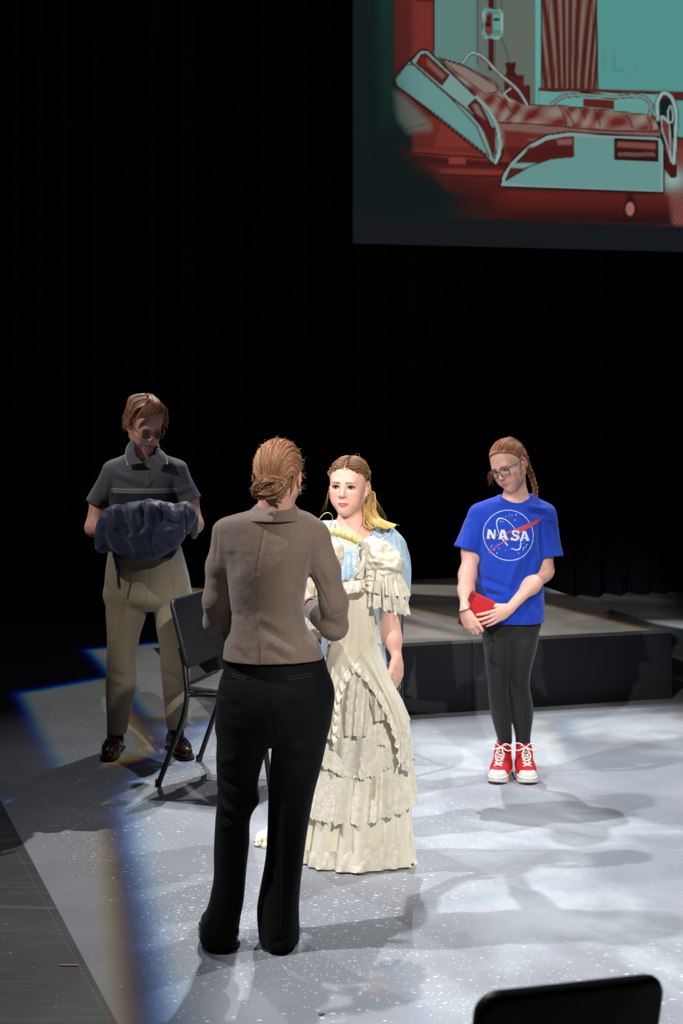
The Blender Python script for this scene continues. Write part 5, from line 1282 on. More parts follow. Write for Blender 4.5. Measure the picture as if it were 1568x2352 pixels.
    Fd.zst(rows_px(D, [(1194, 548, 706, .112, .015), (1182, 560, 698, .099, .015), (1168, 578, 684, .076, .02), (1158, 588, 676, .062, .022)]), .0, cap=.004); Fd.zst(rows_px(D, [(1215, 586, 678, .062, .02), (1150, 594, 672, .056, .022)]), .003, 'd')
    Fd.plane(P(630, 1190, D), (-.08, .34, -1.0)); Fd.plane((0, D + .10, 0), (0, 1, 0))
    V, Q = Fd.mesh(1); mk('collar', push(V, Q, lambda V, N: .001 * noise3(V, 60, 4)), Q, tweed, bl)
    # trousers
    Fd = Field((P(440, 2100, D)[0], D - .22, .008), (P(790, 1600, D)[0], D + .24, 1.0), (.0042, .0046, .0052))
    Fd.zst(rows_px(D, [(1505, 522, 742, .105, .03), (1540, 512, 752, .118, .03), (1585, 500, 768, .135, .025), (1640, 498, 764, .135, .025), (1690, 498, 752, .11, .03), (1712, 520, 735, .07, .03)]), .01, e=2.2)
    Fd.zst(rows_px(D, [(1600, 498, 632, .115, .03), (1690, 497, 628, .108, .025), (1760, 495, 602, .098, .02), (1810, 497, 592, .092, .015), (1840, 498, 596, .090, .01), (1870, 495, 580, .088, .015), (1950, 490, 572, .086, .02), (2030, 488, 562, .088, .02), (2080, 476, 556, .098, .02), (2120, 462, 550, .112, .02), (2172, 456, 546, .120, .02)]), .012, e=2.2)
    Fd.zst(rows_px(D, [(1600, 634, 766, .118, .03), (1680, 628, 755, .108, .025), (1760, 619, 738, .098, .02), (1830, 615, 720, .092, .02), (1900, 613, 707, .090, .02), (1970, 609, 698, .088, .02), (2040, 598, 690, .090, .015), (2090, 590, 687, .098, .01), (2130, 592, 688, .108, .005), (2185, 600, 686, .115, .0)]), .006, e=2.2)
    Fd.plane((0, 0, .014), (0, 0, -1.0))
    for x, dy in ((504, .02), (642, .0)): Fd.cap(P(x, 2140, D + dy), P(x, 2200, D + dy), .045, .052, .004, 'd')
    V, Q = Fd.mesh(1)
    def fold(V, N):
        o = creases(V, N, D, [(500, 1775, 550, 1795, 9, -8), (500, 1745, 545, 1725, 10, 6), (500, 1810, 556, 1852, 9, -9), (505, 1830, 555, 1862, 9, 8), (510, 1865, 585, 1850, 8, -7), (505, 1885, 560, 1880, 9, 5), (560, 1850, 556, 2140, 5, 4), (645, 1700, 730, 1712, 12, 8), (650, 1730, 720, 1742, 12, -7), (640, 1810, 690, 1800, 10, -5), (655, 1840, 650, 2130, 5, 4), (520, 1600, 555, 1615, 10, -6), (500, 1650, 580, 1660, 14, 3), (660, 1600, 700, 1620, 14, -4), (480, 2060, 466, 2110, 8, -6), (600, 2060, 612, 2170, 8, -6), (630, 2140, 690, 2120, 8, -6), (625, 1570, 632, 1690, 4, -5), (480, 2125, 540, 2150, 9, 5), (500, 1560, 620, 1545, 3, -2), (620, 1545, 755, 1540, 3, -2)])
        return o + .0022 * noise3(V, (16, 16, 7), 3)
    V = push(V, Q, fold); V[:, 2] = np.maximum(V[:, 2], .006); tm = mat('black_wool', (.0042, .0042, .0050), .8, sheen=.02, spec=.12, bump=.1, bscale=600)
    tr = mk('wide_trousers', V, Q, tm, root); tree = bvh(V, Q); wm = mat('black_welt', (.014, .014, .016), .55)
    for (x0, y0, x1, y1) in ((521, 1567, 562, 1575), (652, 1571, 718, 1566)):
        for dy in (0, 6):
            p = snap(tree, np.array([P(x0 + (x1 - x0) * t, y0 + (y1 - y0) * t + dy, D - .2) for t in np.linspace(0, 1, 9)]) * np.array([1, 0, 1]) + np.array([0, D - .1, 0]), (0, 1, 0), .0005); V1, F1 = tube(p, .0010, 6); mk('pocket_welt', V1, fix_deg(F1), wm, tr)
    bm = mat('black_leather', (.012, .012, .013), .35)
    boot(root, (P(500, 2160, D)[0], D + .055, 0), .45, bm); boot(root, (P(645, 2160, D)[0], D + .035, 0), -.25, bm)
woman_blazer()
# ------------------------------------------------------------------ woman in the pale blue dress
def woman_dress():
    D = 6.08
    root = thing('person', (P(800, 1900, D)[0], D, 0), 'person with a blond ponytail in a pale blue puff-sleeved dress behind the cream gown', 'person')
    skin = lin((228, 178, 160)); hc = P(801, 1115, D + .0); HR = frame(164, 1, -1); hs = 1.03
    Fd = Field((hc[0] - .26, D - .22, .03), (hc[0] + .27, D + .22, 1.62), (.0036, .0040, .008), fine=((.60, .80, .0028), (1.20, 1.62, .0028)))
    L = head_sdf(Fd, hc, HR, hs, jaw=.95, lips=1.05, smile=.4)
    nb = P(808, 1205, D + .025); Fd.cap(L(0, -.022, -.055), nb, .046, .050, .025); Fd.cap(nb, P(808, 1260, D + .03), .05, .10, .05)
    Fd.zst(rows_px(D, [(1203, 760, 852, .05, .03), (1216, 730, 884, .062, .03), (1240, 722, 888, .08, .025), (1330, 745, 866, .092, .02), (1410, 755, 862, .085, .02), (1500, 745, 875, .10, .02), (1570, 750, 870, .10, .02)]), .03)
    for s_ in (-1, 1): Fd.chain([P(808 + s_ * 32, 1560, D + .02), P(806 + s_ * 30, 1720, D + .01), P(805 + s_ * 30, 1870, D + .05), P(805 + s_ * 30, 1912, D + .05)], [.075, .05, .033, .03], .03)
    e1, w1 = P(897, 1440, D + .01), P(911, 1511, D - .04)
    Fd.chain([P(878, 1235, D + .02), P(893, 1370, D + .02), e1, e1 * .6 + w1 * .4, w1], [.042, .032, .0295, .029, .0200], .04)
    f1 = unit(np.array([.06, -.10, -1.0])); t1 = hand_sdf(Fd, w1, f1, (-.62, -.78, 0), .98, curl=((.35, .5, .4), (.45, .6, .45), (.5, .65, .5), (.5, .65, .5)), spread=.02, thumb_dir=unit(np.array([-.28, -.40, -.85])), thumb=(.3, .3))
    e2, w2 = P(722, 1425, D + .09), P(765, 1490, D + .15)
    Fd.chain([P(735, 1235, D + .02), P(722, 1370, D + .02), e2, w2], [.042, .036, .033, .0215], .03); hand_sdf(Fd, w2, (.6, .0, -.8), (.3, .3, .7), .98, curl=.4, spread=.02, right=True)
    V, Q = Fd.mesh(1); mk('body', V, Q, skin_mat(), root, cols=face_cols(V, hc, HR, hs, skin, lin((188, 74, 78)), .42, .03)); tree = bvh(V, Q)
    eyes(root, L, HR, hs, lin((60, 78, 84)), gaze=(.12, 1, 0), brow=lin((128, 88, 64)), liner=1.4, brow_t=1.0, body=tree, lash=(.012, .009, .008))
    gm = mat('mint_nail', lin((150, 200, 178)), .25, coat=.5)
    for t_ in (t1[0], t1[1], t1[4]): nail(*t_, 1.0, gm, root)
    # hair: middle parting, tied back, ponytail over her left shoulder
    root_c, end_c = np.array(lin((128, 90, 62))), np.array(lin((222, 188, 118)))
    hm = mat('blond_hair', vcol=True, rough=.50, spec=.35, var=.15, vscale=140)
    zz = [-.12, -.06, -.03, 0, .03, .050, .066, .079, .092]; yy = [-.06, -.050, -.035, -.006, .020, .040, .056, .078, .13]
    keep = lambda x, y, z: np.maximum(np.maximum((y - np.interp(z, zz, yy)) * .7, -(z + .058)), .0012 - np.abs(x) + np.clip(-.004 - y, 0, 1) + np.clip(.05 - z, 0, 1))
    Vh, Qh = hair_cap(hc, HR, hs, keep, .002); hair = mk('hair', Vh, Qh, hm, root, cols=np.tile(root_c * .85, (len(Vh), 1)))
    rng = np.random.default_rng(21); paths = []
    for i in range(640):
        s_ = rng.choice([-1, 1]); a = rng.random()**.8
        yp = .068 - .13 * a; st = np.array([s_ * .0022, yp, 0.0]); zc = ELC[2] + ELR[2] * math.sqrt(max(0, 1 - ((yp - ELC[1]) / ELR[1])**2)); st[2] = zc
        if rng.random() < .25: a2 = rng.random(); st = np.array([s_ * (.015 + .053 * a2), .068 - .054 * a2, .072 - .050 * a2])
        mid = np.array([s_ * (.070 - .018 * a), -.005 - .070 * a, .055 - .02 * a + .02 * (rng.random() - .5)]); e = np.array([s_ * (.045 + .015 * rng.random()) * (1 - .3 * a), -.085 - .012 * rng.random(), -.030 - .02 * rng.random()])
        m1 = st * .5 + mid * .5 + np.array([s_ * .018, 0, .012]); paths.append(geo(L, [st, m1, mid, mid * .5 + e * .5, e], 13, .004 + .003 * rng.random(), 4, .0009, i))
    col = lambda p, r: root_c + (end_c - root_c) * (np.linspace(0, .28, len(p)) ** 1.5)[:, None]
    V1, F1, C1 = strands(paths, .0013, col, seed=22, var=.4); mk('hair_locks', V1, fix_deg(F1), hm, hair, cols=C1, kind='stuff')
    tail = []; col2 = lambda p, r: root_c * .5 + end_c * .5 + (end_c - root_c) * .55 * np.linspace(0, 1, len(p))[:, None]
    cen = [L(-.045, -.085, -.035), P(846, 1130, D + .045), P(846, 1155, D + .02), P(850, 1180, D - .02), P(866, 1200, D - .06), P(892, 1211, D - .075)]
    for i in range(240):
        a, b, w = rng.normal(0, 1, 2).tolist() + [rng.random()]; pts = [np.array(c) + (np.array([a * .9 + b * .35, b * .8, b * .25]) * .0072 * (.6 + .9 * math.sin(min(k, 4) / 4 * 2.2))) + np.array([-.018 * (k - 2) * (w - .5) * (k > 1), 0, -.012 * (w - .5) * (k > 2)]) for k, c in enumerate(cen)]
        if w > .82: pts = pts[:4] + [pts[3] + np.array([.002, -.02, -.035]), pts[3] + np.array([.022, -.025, -.048])]
        q_ = spline(pts, 22); ww = np.linspace(0, 1, 22); q_ += np.stack([np.sin(ww * 9 + a * 2) * .004, np.cos(ww * 7 + b) * .003, np.sin(ww * 6 + a) * .002], 1) * ww[:, None]; tail.append(q_)
    V1, F1, C1 = strands(tail, .0019, col2, seed=23, var=.35, tip=.4); V2, F2 = tube(spline(cen[:5], 20), .020 * np.interp(np.linspace(0, 1, 20), [0, .35, 1], [.7, 1, .35]), 10); V1, F1, C1 = merge([(V1, F1, C1), (V2, F2, root_c * .55 + end_c * .35)]); mk('ponytail', V1, fix_deg(F1), hm, hair, cols=C1, label='loose golden blond ponytail over the shoulder')
    loose = [spline([L(.068, .01, .0), P(755, 1125, D - .03), P(752 - 4 * k, 1150 + 6 * k, D - .03), P(748 - 7 * k, 1172 + 4 * k, D - .03)], 10) for k in range(3)] + [spline([L(-.05, -.08, -.02), P(858, 1140, D + .02), P(868 + 3 * k, 1175, D), P(882 + 2 * k, 1196, D - .02)], 10) for k in range(5)]
    for i in range(26):
        a = scalp2(L, rng.uniform(-75, 75), rng.uniform(70, 170), .004); n_ = unit(a - hc); loose.append(spline([a, a + n_ * .005 + rng.normal(0, .004, 3), a + n_ * .006 + rng.normal(0, .006, 3)], 7))
    V1, F1, C1 = strands(loose, .0004, end_c, seed=5, n=4); mk('loose_hair', V1, fix_deg(F1), hm, hair, cols=C1, kind='stuff')
    gold = mat('gold_jewellery', lin((214, 184, 120)), .2, metal=1.0)
    for x in (-1, 1):
        c_ = L(x * .080, .000, -.050); th = np.linspace(0, 2 * np.pi, 16, endpoint=False); V1, F1 = tube(np.array([c_ + np.array([0, 0, .003]) + math.cos(a) * .004 * HR[:, 1] + math.sin(a) * .009 * UP for a in th]), .0012, 6, closed=True); mk('earring', V1, F1, gold, root)
    nk = snap(tree, [P(770 + 70 * t, 1190 + 52 * math.sin(t * math.pi) , D - .12) for t in np.linspace(0, 1, 20)], (0, 1, 0), .0008); V1, F1 = tube(nk, .0006, 5); mk('necklace', V1, fix_deg(F1), gold, root)
    # dress
    Fd = Field((hc[0] - .27, D - .19, .14), (hc[0] + .27, D + .24, 1.36), (.0042, .0044, .0050))
    Fd.zst(rows_px(D, [(1198, 742, 874, .058, .032), (1210, 724, 890, .072, .03), (1240, 722, 890, .096, .025), (1330, 738, 874, .108, .015), (1410, 746, 870, .10, .02), (1480, 738, 882, .105, .035), (1580, 736, 890, .105, .055), (1720, 730, 894, .105, .075), (1860, 728, 898, .105, .09)]), .01, e=2.2)
    Fd.zst(rows_px(D, [(1212, 866, 900, .050, .02), (1232, 862, 922, .066, .015), (1270, 862, 939, .078, .01), (1310, 864, 944, .082, .005), (1350, 868, 942, .078, .005), (1384, 873, 936, .066, .005), (1394, 876, 933, .060, .005)]), .02, e=2.2)
    Fd.zst(rows_px(D, [(1204, 718, 748, .050, .02), (1225, 694, 752, .066, .015), (1262, 676, 752, .078, .01), (1302, 672, 750, .082, .005), (1342, 674, 746, .078, .005), (1376, 680, 741, .066, .005), (1386, 683, 738, .060, .005)]), .02, e=2.2)
    for cx_, y_ in ((904, 1394), (711, 1386)): Fd.cyl(P(cx_, y_ - 18, D + .005), P(cx_, y_ + 20, D + .005), .044, .046, .003, 'd')
    Fd.zst(rows_px(D, [(1830, 738, 888, .09, .09), (1900, 738, 888, .09, .09)]), .004, 'd')
    Fd.cap(P(812, 1214, D - .05), P(812, 1150, D - .02), .078, .088, .008, 'd', flat=(np.array([0, 1.0, 0]), 1.3)); Fd.cap(P(808, 1226, D - .15), P(808, 1240, D - .14), .055, .02, .01, 'd')
    V, Q = Fd.mesh(1)
    def fold(V, N):
        k = FPX / D; x = CX + V[:, 0] * k; y = HZ + (CAMH - V[:, 2]) * k; th = np.arctan2(V[:, 1] - D - .02, V[:, 0] - P(808, 0, D)[0])
        sk = np.clip((y - 1440) / 200, 0, 1); o = .009 * sk * np.sin(th * 17 + .8 * np.sin(V[:, 2] * 5)) + .0016 * noise3(V, 40, 2)
        slv = ((x > 872) | (x < 742)) & (y < 1400); a2 = np.arctan2(V[:, 1] - D, V[:, 0] - np.where(x > 808, P(903, 0, D)[0], P(712, 0, D)[0]))
        o += np.where(slv, .0040 * np.sin(a2 * 15 + 2 * np.sin(V[:, 2] * 14)) * (np.exp(-((y - 1390) / 45)**2) + .7 * np.exp(-((y - 1225) / 30)**2)), 0)
        o += np.where((y > 1262) & (y < 1420) & ~slv, .0028 * np.sin(x * .55), 0)
        return o
    V = push(V, Q, fold)
    dm = mat('pale_blue_seersucker', lin((172, 196, 214)), .85, var=.10, vscale=260, bump=.5, bscale=300, sheen=.2, spec=.2, stretch=(.25, .25, 1))
    dr = mk('puff_sleeve_dress', V, Q, dm, root); tree = bvh(V, Q)
    edge = mat('pale_blue_piping', lin((140, 160, 180)), .8)
    for (x0, y0, x1, y1) in ((735, 1222, 845, 1252), (862, 1238, 900, 1218), (866, 1246, 906, 1224)):
        p = snap(tree, [P(x0 + (x1 - x0) * t, y0 + (y1 - y0) * t + 6 * math.sin(t * 3.1), D - .1) for t in np.linspace(0, 1, 14)], (0, 1, 0), .0004); V1, F1 = tube(p, .0013, 5); mk('seam_piping', V1, fix_deg(F1), edge, dr)
    bt = snap(tree, [P(800, 1271, D - .1), P(803, 1300, D - .1)], (0, 1, 0), .001)
    for b_ in bt: V1, F1 = tube([b_ + np.array([0, .001, 0]), b_ - np.array([0, .003, 0])], [.0055, .0050], 12); mk('button', V1, fix_deg(F1), mat('pale_blue_button', lin((176, 206, 226)), .4), dr)
    # yellow flower embroidery on the shoulder yoke
    ye = mat('yellow_embroidery', lin((206, 196, 160)), .8); rs = np.random.default_rng(4)
    for i in range(12):
        c_ = snap(tree, [P(876 + rs.uniform(-10, 16), 1232 + rs.uniform(-14, 16), D - .1)], (0, 1, 0), .0006)[0]; pts = [c_ + np.array([math.cos(a), 0, math.sin(a)]) * .0035 * (1 + .4 * math.cos(5 * a)) for a in np.linspace(0, 2 * np.pi, 20, endpoint=False)]
        mk('embroidered_flower', np.array(pts), [tuple(range(20))[::-1]], ye, dr)
    st = mat('white_strap', lin((236, 230, 224)), .7); p = snap(bvh(*[np.array([v.co for v in root.children[0].data.vertices]) + base_of(root), np.array([list(f.vertices) for f in root.children[0].data.polygons])]), [P(852 + 14 * t, 1232 - 26 * t, D - .12) for t in np.linspace(0, 1, 8)], (0, 1, 0), .001)
    V1, F1 = tube(p, .0028, 6, flat=((0, 1, 0), .3)); mk('shoulder_strap', V1, fix_deg(F1), st, root)
    bm = mat('black_shoe_leather', (.012, .012, .013), .35)
    for s_ in (-1, 1): boot(root, (P(805 + s_ * 30, 0, D)[0], D - .01, 0), math.pi + s_ * .1, bm)
woman_dress()
# ------------------------------------------------------------------ man in polo shirt with a coat over his arms
def loafer(root, loc, yaw, m, sole_m):
    Fd = Field((-.065, -.16, 0), (.065, .17, .12), .003)
    Fd.cap((0, -.10, .045), (0, .05, .036), .036, .042, .02); Fd.cap((0, .05, .036), (0, .105, .030), .042, .034, .02); Fd.cap((0, .045, .05), (0, .0, .070), .034, .036, .02); Fd.cap((0, -.11, .05), (0, -.11, .075), .032, .030, .02); Fd.plane((0, 0, .014), (0, 0, -1)); Fd.plane((0, 0, .082), (0, .15, 1))
    Fd.cap((0, -.085, .075), (0, -.02, .09), .028, .030, .004, 'd')
    V, Q = Fd.mesh(1); up = mk('loafer', placed(V, loc, yaw), Q, m, root)
    V, F = sole_mesh([(-.148, .004, 0), (-.140, .024, 0), (-.10, .037, 0), (-.02, .036, 0), (.06, .046, 0), (.11, .040, 0), (.138, .022, 0), (.145, .004, 0)], 0, .018, .002); mk('loafer_sole', placed(V, loc, yaw), F, sole_m, up)
    tree = bvh(V0 := V, [f for f in F]) if False else None
    V, F = tube(spline([(-.040, .015, .045), (-.022, .03, .078), (0, .036, .086), (.022, .03, .078), (.040, .015, .045)], 18), .009, 8, flat=((0, .8, .6), .35)); mk('loafer_strap', placed(V, loc, yaw), fix_deg(F), m, up)
    V, F = tube(spline([(-.034, .055, .055), (-.02, .083, .067), (0, .092, .071), (.02, .083, .067), (.034, .055, .055)], 18), .0035, 6); mk('apron_seam', placed(V, loc, yaw), fix_deg(F), m, up)
    for x in (-.010, .012):
        V, F = tube([(x * .4, .038, .090), (x, .050, .088), (x * 1.4, .072, .083)], [.004, .007, .009], 8); mk('tassel', placed(V, loc, yaw), fix_deg(F), m, up)

def man_polo():
    D = 7.48
    root = thing('person', (P(335, 1740, D)[0], D, 0), 'person in a grey polo shirt, khaki trousers and brown tassel loafers, forearms under a coat', 'person')
    skin = lin((214, 160, 144)); hc = P(333, 978, D); HR = frame(212, 24, -2); hs = 1.06
    Fd = Field((hc[0] - .36, D - .36, .05), (hc[0] + .36, D + .18, 1.87), (.0040, .0042, .009), fine=((1.50, 1.87, .0031), (1.05, 1.3, .006)))
    L = head_sdf(Fd, hc, HR, hs, jaw=1.0, nose=1.03, lips=.95)
    nb = P(328, 1062, D + .03); Fd.cap(L(0, -.022, -.055), nb, .053, .060, .025); Fd.cap(nb, P(330, 1110, D + .03), .055, .11, .05)
    Fd.zst(rows_px(D, [(1066, 285, 375, .06, .03), (1085, 262, 400, .08, .03), (1150, 268, 396, .10, .02), (1250, 272, 394, .095, .02), (1330, 262, 410, .10, .02), (1370, 275, 405, .09, .02)]), .03)
    Fd.chain([P(295, 1350, D + .02), P(282, 1520, D + .0), P(266, 1690, D + .06), P(264, 1725, D + .06)], [.075, .05, .024, .022], .03); Fd.chain([P(392, 1350, D + .02), P(402, 1510, D + .0), P(404, 1680, D + .06), P(405, 1712, D + .06)], [.075, .05, .024, .022], .03)
    Fd.chain([P(258, 1088, D + .02), P(228, 1150, D + .01), P(215, 1212, D - .03), P(262, 1218, D - .19), P(300, 1222, D - .20)], [.050, .045, .041, .036, .026], .025)
    Fd.chain([P(402, 1086, D + .02), P(434, 1145, D + .01), P(447, 1205, D - .03), P(412, 1212, D - .19), P(372, 1220, D - .20)], [.050, .045, .041, .036, .026], .025)
    hand_sdf(Fd, P(300, 1222, D - .20), (1, 0, -.1), (0, .0, 1), 1.0, curl=.1, right=True); hand_sdf(Fd, P(372, 1220, D - .20), (-1, 0, -.1), (0, .0, 1), 1.0, curl=.1)
    V, Q = Fd.mesh(1); mk('body', V, Q, skin_mat(), root, cols=face_cols(V, hc, HR, hs, skin, lin((176, 92, 86)), .45, .04)); tree = bvh(V, Q)
    eyes(root, L, HR, hs, lin((60, 70, 74)), gaze=(.1, 1, -.5), brow=lin((110, 72, 52)), liner=.8, brow_t=1.2, body=tree)
    # short side-swept hair
    hcx = np.array(lin((158, 112, 82))); hm = mat('light_brown_hair', vcol=True, rough=.42, spec=.45, var=.2, vscale=130)
    zz = [-.12, -.075, -.045, -.01, .025, .056, .076, .088, .098]; yy = [-.05, -.046, -.042, -.020, .016, .034, .052, .075, .15]
    keep = lambda x, y, z: np.maximum((y - np.interp(z, zz, yy)) * .7, -(z + .075))
    Vh, Qh = hair_cap(hc, HR, hs, keep, .014, extra=lambda F_, L_: (F_.ell(L_(0, -.01, .062), (.074, .085, .066), .02, HR), F_.cap(L_(-.03, .048, .098), L_(.045, .040, .092), .020, .022, .02)))
    hair = mk('hair', Vh, Qh, hm, root, cols=np.tile(hcx * .7, (len(Vh), 1)))
    rng = np.random.default_rng(31); paths = []
    for i in range(420):
        a = rng.uniform(-1, 1); yb = rng.uniform(-.08, .03); st = np.array([-.025 + .02 * rng.random() - .0 * a, yb, .118])       # parting near his left
        if rng.random() < .55:
            x1 = rng.uniform(-.02, .075); x1 = x1 * 1.15 - .01; e = np.array([x1, .074 - 7 * x1 * x1, .100 - 9 * x1 * x1 - .25 * abs(x1)]); m = np.array([x1 * .5, .045, .130]); lf = .018
        elif rng.random() < .6:
            e = np.array([.085, rng.uniform(-.05, .03), rng.uniform(-.005, .03)]); m = np.array([.06, yb, .095]); lf = .016
        else:
            e = np.array([-.085, rng.uniform(-.05, .03), rng.uniform(-.005, .03)]); m = np.array([-.065, yb, .09]); lf = .014
        paths.append(geo(L, [st, m, (m + e) / 2 + np.array([0, .004, .006]), e], 11, lf + .004 * rng.random(), 9, .0015, i))
    for i in range(300):
        az = rng.uniform(75, 285); el = rng.uniform(-5, 60); a_, e_ = math.radians(az), math.radians(el); s0 = ELC + np.array([math.sin(a_) * math.cos(e_), math.cos(a_) * math.cos(e_), math.sin(e_)]) * ELR; s1 = s0 + np.array([0, -.008, -.045]); s2 = s1 + np.array([0, -.004 - .012 * rng.random(), -.022])
        if s2[2] < -.085: continue
        paths.append(geo(L, [s0, s1, s2], 8, .013 + .004 * rng.random(), 6, .001, i))
    V1, F1, C1 = strands(paths, .0017, hcx, seed=32, var=.5); mk('hair_locks', V1, fix_deg(F1), hm, hair, cols=C1, kind='stuff')
    glasses(root, L, HR, hs, mat('brass_frame', lin((150, 110, 80)), .3, metal=.8), mat('tinted_lens', lin((22, 12, 9)), .1, alpha=.55, spec=.2), w=.048, h=.034, y=.104, r=.0013, e=2.4, z=-.004)
    # polo shirt
    Fd = Field((hc[0] - .34, D - .20, 1.00), (hc[0] + .34, D + .22, 1.56), .0040)
    Fd.zst(rows_px(D, [(1040, 296, 362, .055, .03), (1050, 272, 390, .072, .03), (1064, 246, 418, .088, .028), (1085, 242, 420, .104, .02), (1130, 252, 412, .118, .01), (1200, 256, 408, .122, .01), (1290, 252, 414, .124, .015)]), .01, e=2.3)
    Yf = (np.array([0, 1.0, 0]), 1.12); Fd.cyl(P(262, 1086, D + .02), P(219, 1160, D + .005), .056, .056, .035, flat=Yf); Fd.cyl(P(402, 1084, D + .02), P(441, 1152, D + .005), .056, .055, .035, flat=Yf)
    Fd.cyl(P(229, 1146, D + .005), P(208, 1182, D + .005), .043, .046, .002, 'd', flat=Yf); Fd.cyl(P(434, 1138, D + .005), P(452, 1174, D + .005), .042, .045, .002, 'd', flat=Yf)
    Fd.zst(rows_px(D, [(1265, 262, 404, .11, .015), (1310, 260, 406, .112, .015)]), .004, 'd'); Fd.cap(P(330, 1062, D + .012), P(330, 1015, D + .02), .064, .075, .004, 'd', flat=(np.array([0, 1.0, 0]), .9))
    Fd.cap(P(335, 1062, D - .08), P(341, 1084, D - .11), .030, .006, .004, 'd')
    V, Q = Fd.mesh(1)
    V = push(V, Q, lambda V, N: .0024 * noise3(V, (22, 22, 12), 3) + creases(V, N, D, [(262, 1080, 336, 1108, 7, 6), (270, 1098, 332, 1122, 7, -7), (355, 1098, 342, 1116, 5, 6), (300, 1140, 345, 1150, 7, 6), (245, 1080, 232, 1140, 8, -5), (262, 1090, 258, 1150, 7, -7), (402, 1090, 404, 1150, 7, -6), (410, 1128, 440, 1118, 6, 5), (405, 1140, 440, 1135, 6, -4), (338, 1086, 338, 1112, 2.5, -3)]))
    k = FPX / D; y = HZ + (CAMH - V[:, 2]) * k; x = CX + V[:, 0] * k; base = np.array(lin((82, 86, 94))); C = np.tile(base, (len(V), 1)); torso = (x > 258) & (x < 408)
    for yc, w, c_ in ((1121, 1.6, (168, 160, 164)), (1127, 1.5, (150, 140, 146))): C = C + (np.array(lin(c_)) - C) * (np.exp(-((y - yc) / w)**4) * torso)[:, None]
    C = np.where(((y > 1130) & torso)[:, None], np.array(lin((40, 43, 52))), C)
    polo = mk('polo_shirt', V, Q, mat('grey_pique', vcol=True, rough=.85, var=.15, vscale=240, bump=.4, bscale=420, sheen=.2, spec=.2), root, cols=C); tree = bvh(V, Q)
    cm = mat('grey_collar', lin((92, 96, 104)), .85, bump=.4, bscale=420); pipe = mat('white_piping', lin((206, 204, 206)), .8)
    Fs = Field(P(270, 1075, D - .12), P(395, 990, D + .14), .003)
    Fs.zst(rows_px(D, [(1066, 284, 378, .088, .02), (1050, 290, 372, .080, .022), (1030, 297, 366, .070, .03), (1016, 300, 362, .064, .035), (1006, 302, 360, .062, .035)]), 0); Fs.zst(rows_px(D, [(1080, 299, 362, .062, .025), (995, 308, 354, .055, .035)]), .003, 'd'); Fs.plane(P(330, 1026, D), (.0, -.55, 1.0)); Fs.plane(P(330, 1062, D), (0, .25, -1.0)); Fs.plane((0, D + .005, 0), (0, -1, 0))
    V1, Q1 = Fs.mesh(1); mk('collar_stand', V1, Q1, cm, polo)
    for pts, nm in (([(305, 1010), (294, 1022), (288, 1048), (293, 1068)], 0), ([(362, 1028), (374, 1038), (383, 1054), (384, 1066)], 1)):
        o = np.array(pts, float); i_ = np.array([(308, 1016), (308, 1032), (314, 1050), (330, 1063)] if nm == 0 else [(357, 1036), (358, 1046), (356, 1056), (353, 1066)], float); n = 12
        o, i_ = spline(o, n), spline(i_, n); V1 = []
        for a in range(n):
            for b in range(6):
                q = i_[a] + (o[a] - i_[a]) * b / 5; d_ = D - .075 - .030 * (a / n) + .055 * (b / 5)**2 * (1 - a / n) ; V1.append(P(q[0], q[1], d_))
        V1 = np.array(V1); F1 = grid_faces(n, 6); V2 = V1 + np.array([0, .004, 0]); c_o = mk('collar', np.concatenate([V1, V2]), np.concatenate([F1, F1[:, ::-1] + len(V1)]), cm, polo)
        V1 = V1.reshape(n, 6, 3); V2, F2 = tube(V1[:, 5], .0022, 6); mk('collar_piping', V2, fix_deg(F2), pipe, c_o)
    for y_ in (1090, 1103):
        b_ = snap(tree, [P(339, y_, D - .15)], (0, 1, 0), .001)[0]; V1, F1 = tube([b_, b_ - np.array([0, .003, 0])], [.005, .0045], 10); mk('button', V1, fix_deg(F1), cm, polo)
    # trousers
    Fd = Field((P(225, 1500, D)[0], D - .19, .10), (P(452, 1500, D)[0], D + .22, 1.06), (.0046, .005, .0056))
    Fd.zst(rows_px(D, [(1240, 254, 410, .11, .02), (1290, 244, 424, .122, .02), (1340, 240, 435, .13, .02), (1385, 242, 436, .12, .02), (1402, 262, 420, .08, .02)]), .01, e=2.2)
    Fd.zst(rows_px(D, [(1270, 275, 330, .06, .02), (1330, 246, 346, .110, .02), (1400, 242, 338, .11, .015), (1470, 246, 318, .098, .01), (1530, 245, 312, .09, .005), (1570, 243, 315, .086, .01), (1620, 243, 302, .08, .03), (1688, 246, 287, .072, .05)]), .012, e=2.2)
    Fd.zst(rows_px(D, [(1270, 350, 400, .06, .02), (1330, 348, 428, .110, .02), (1400, 352, 434, .11, .015), (1480, 365, 433, .098, .01), (1550, 370, 436, .09, .005), (1600, 374, 434, .085, .015), (1640, 377, 430, .08, .035), (1676, 380, 426, .074, .05)]), .006, e=2.2)
    Fd.cyl(P(266, 1676, D + .05), P(266, 1720, D + .05), .04, .04, .003, 'd'); Fd.cyl(P(403, 1664, D + .05), P(403, 1720, D + .05), .042, .042, .003, 'd')
    V, Q = Fd.mesh(1)
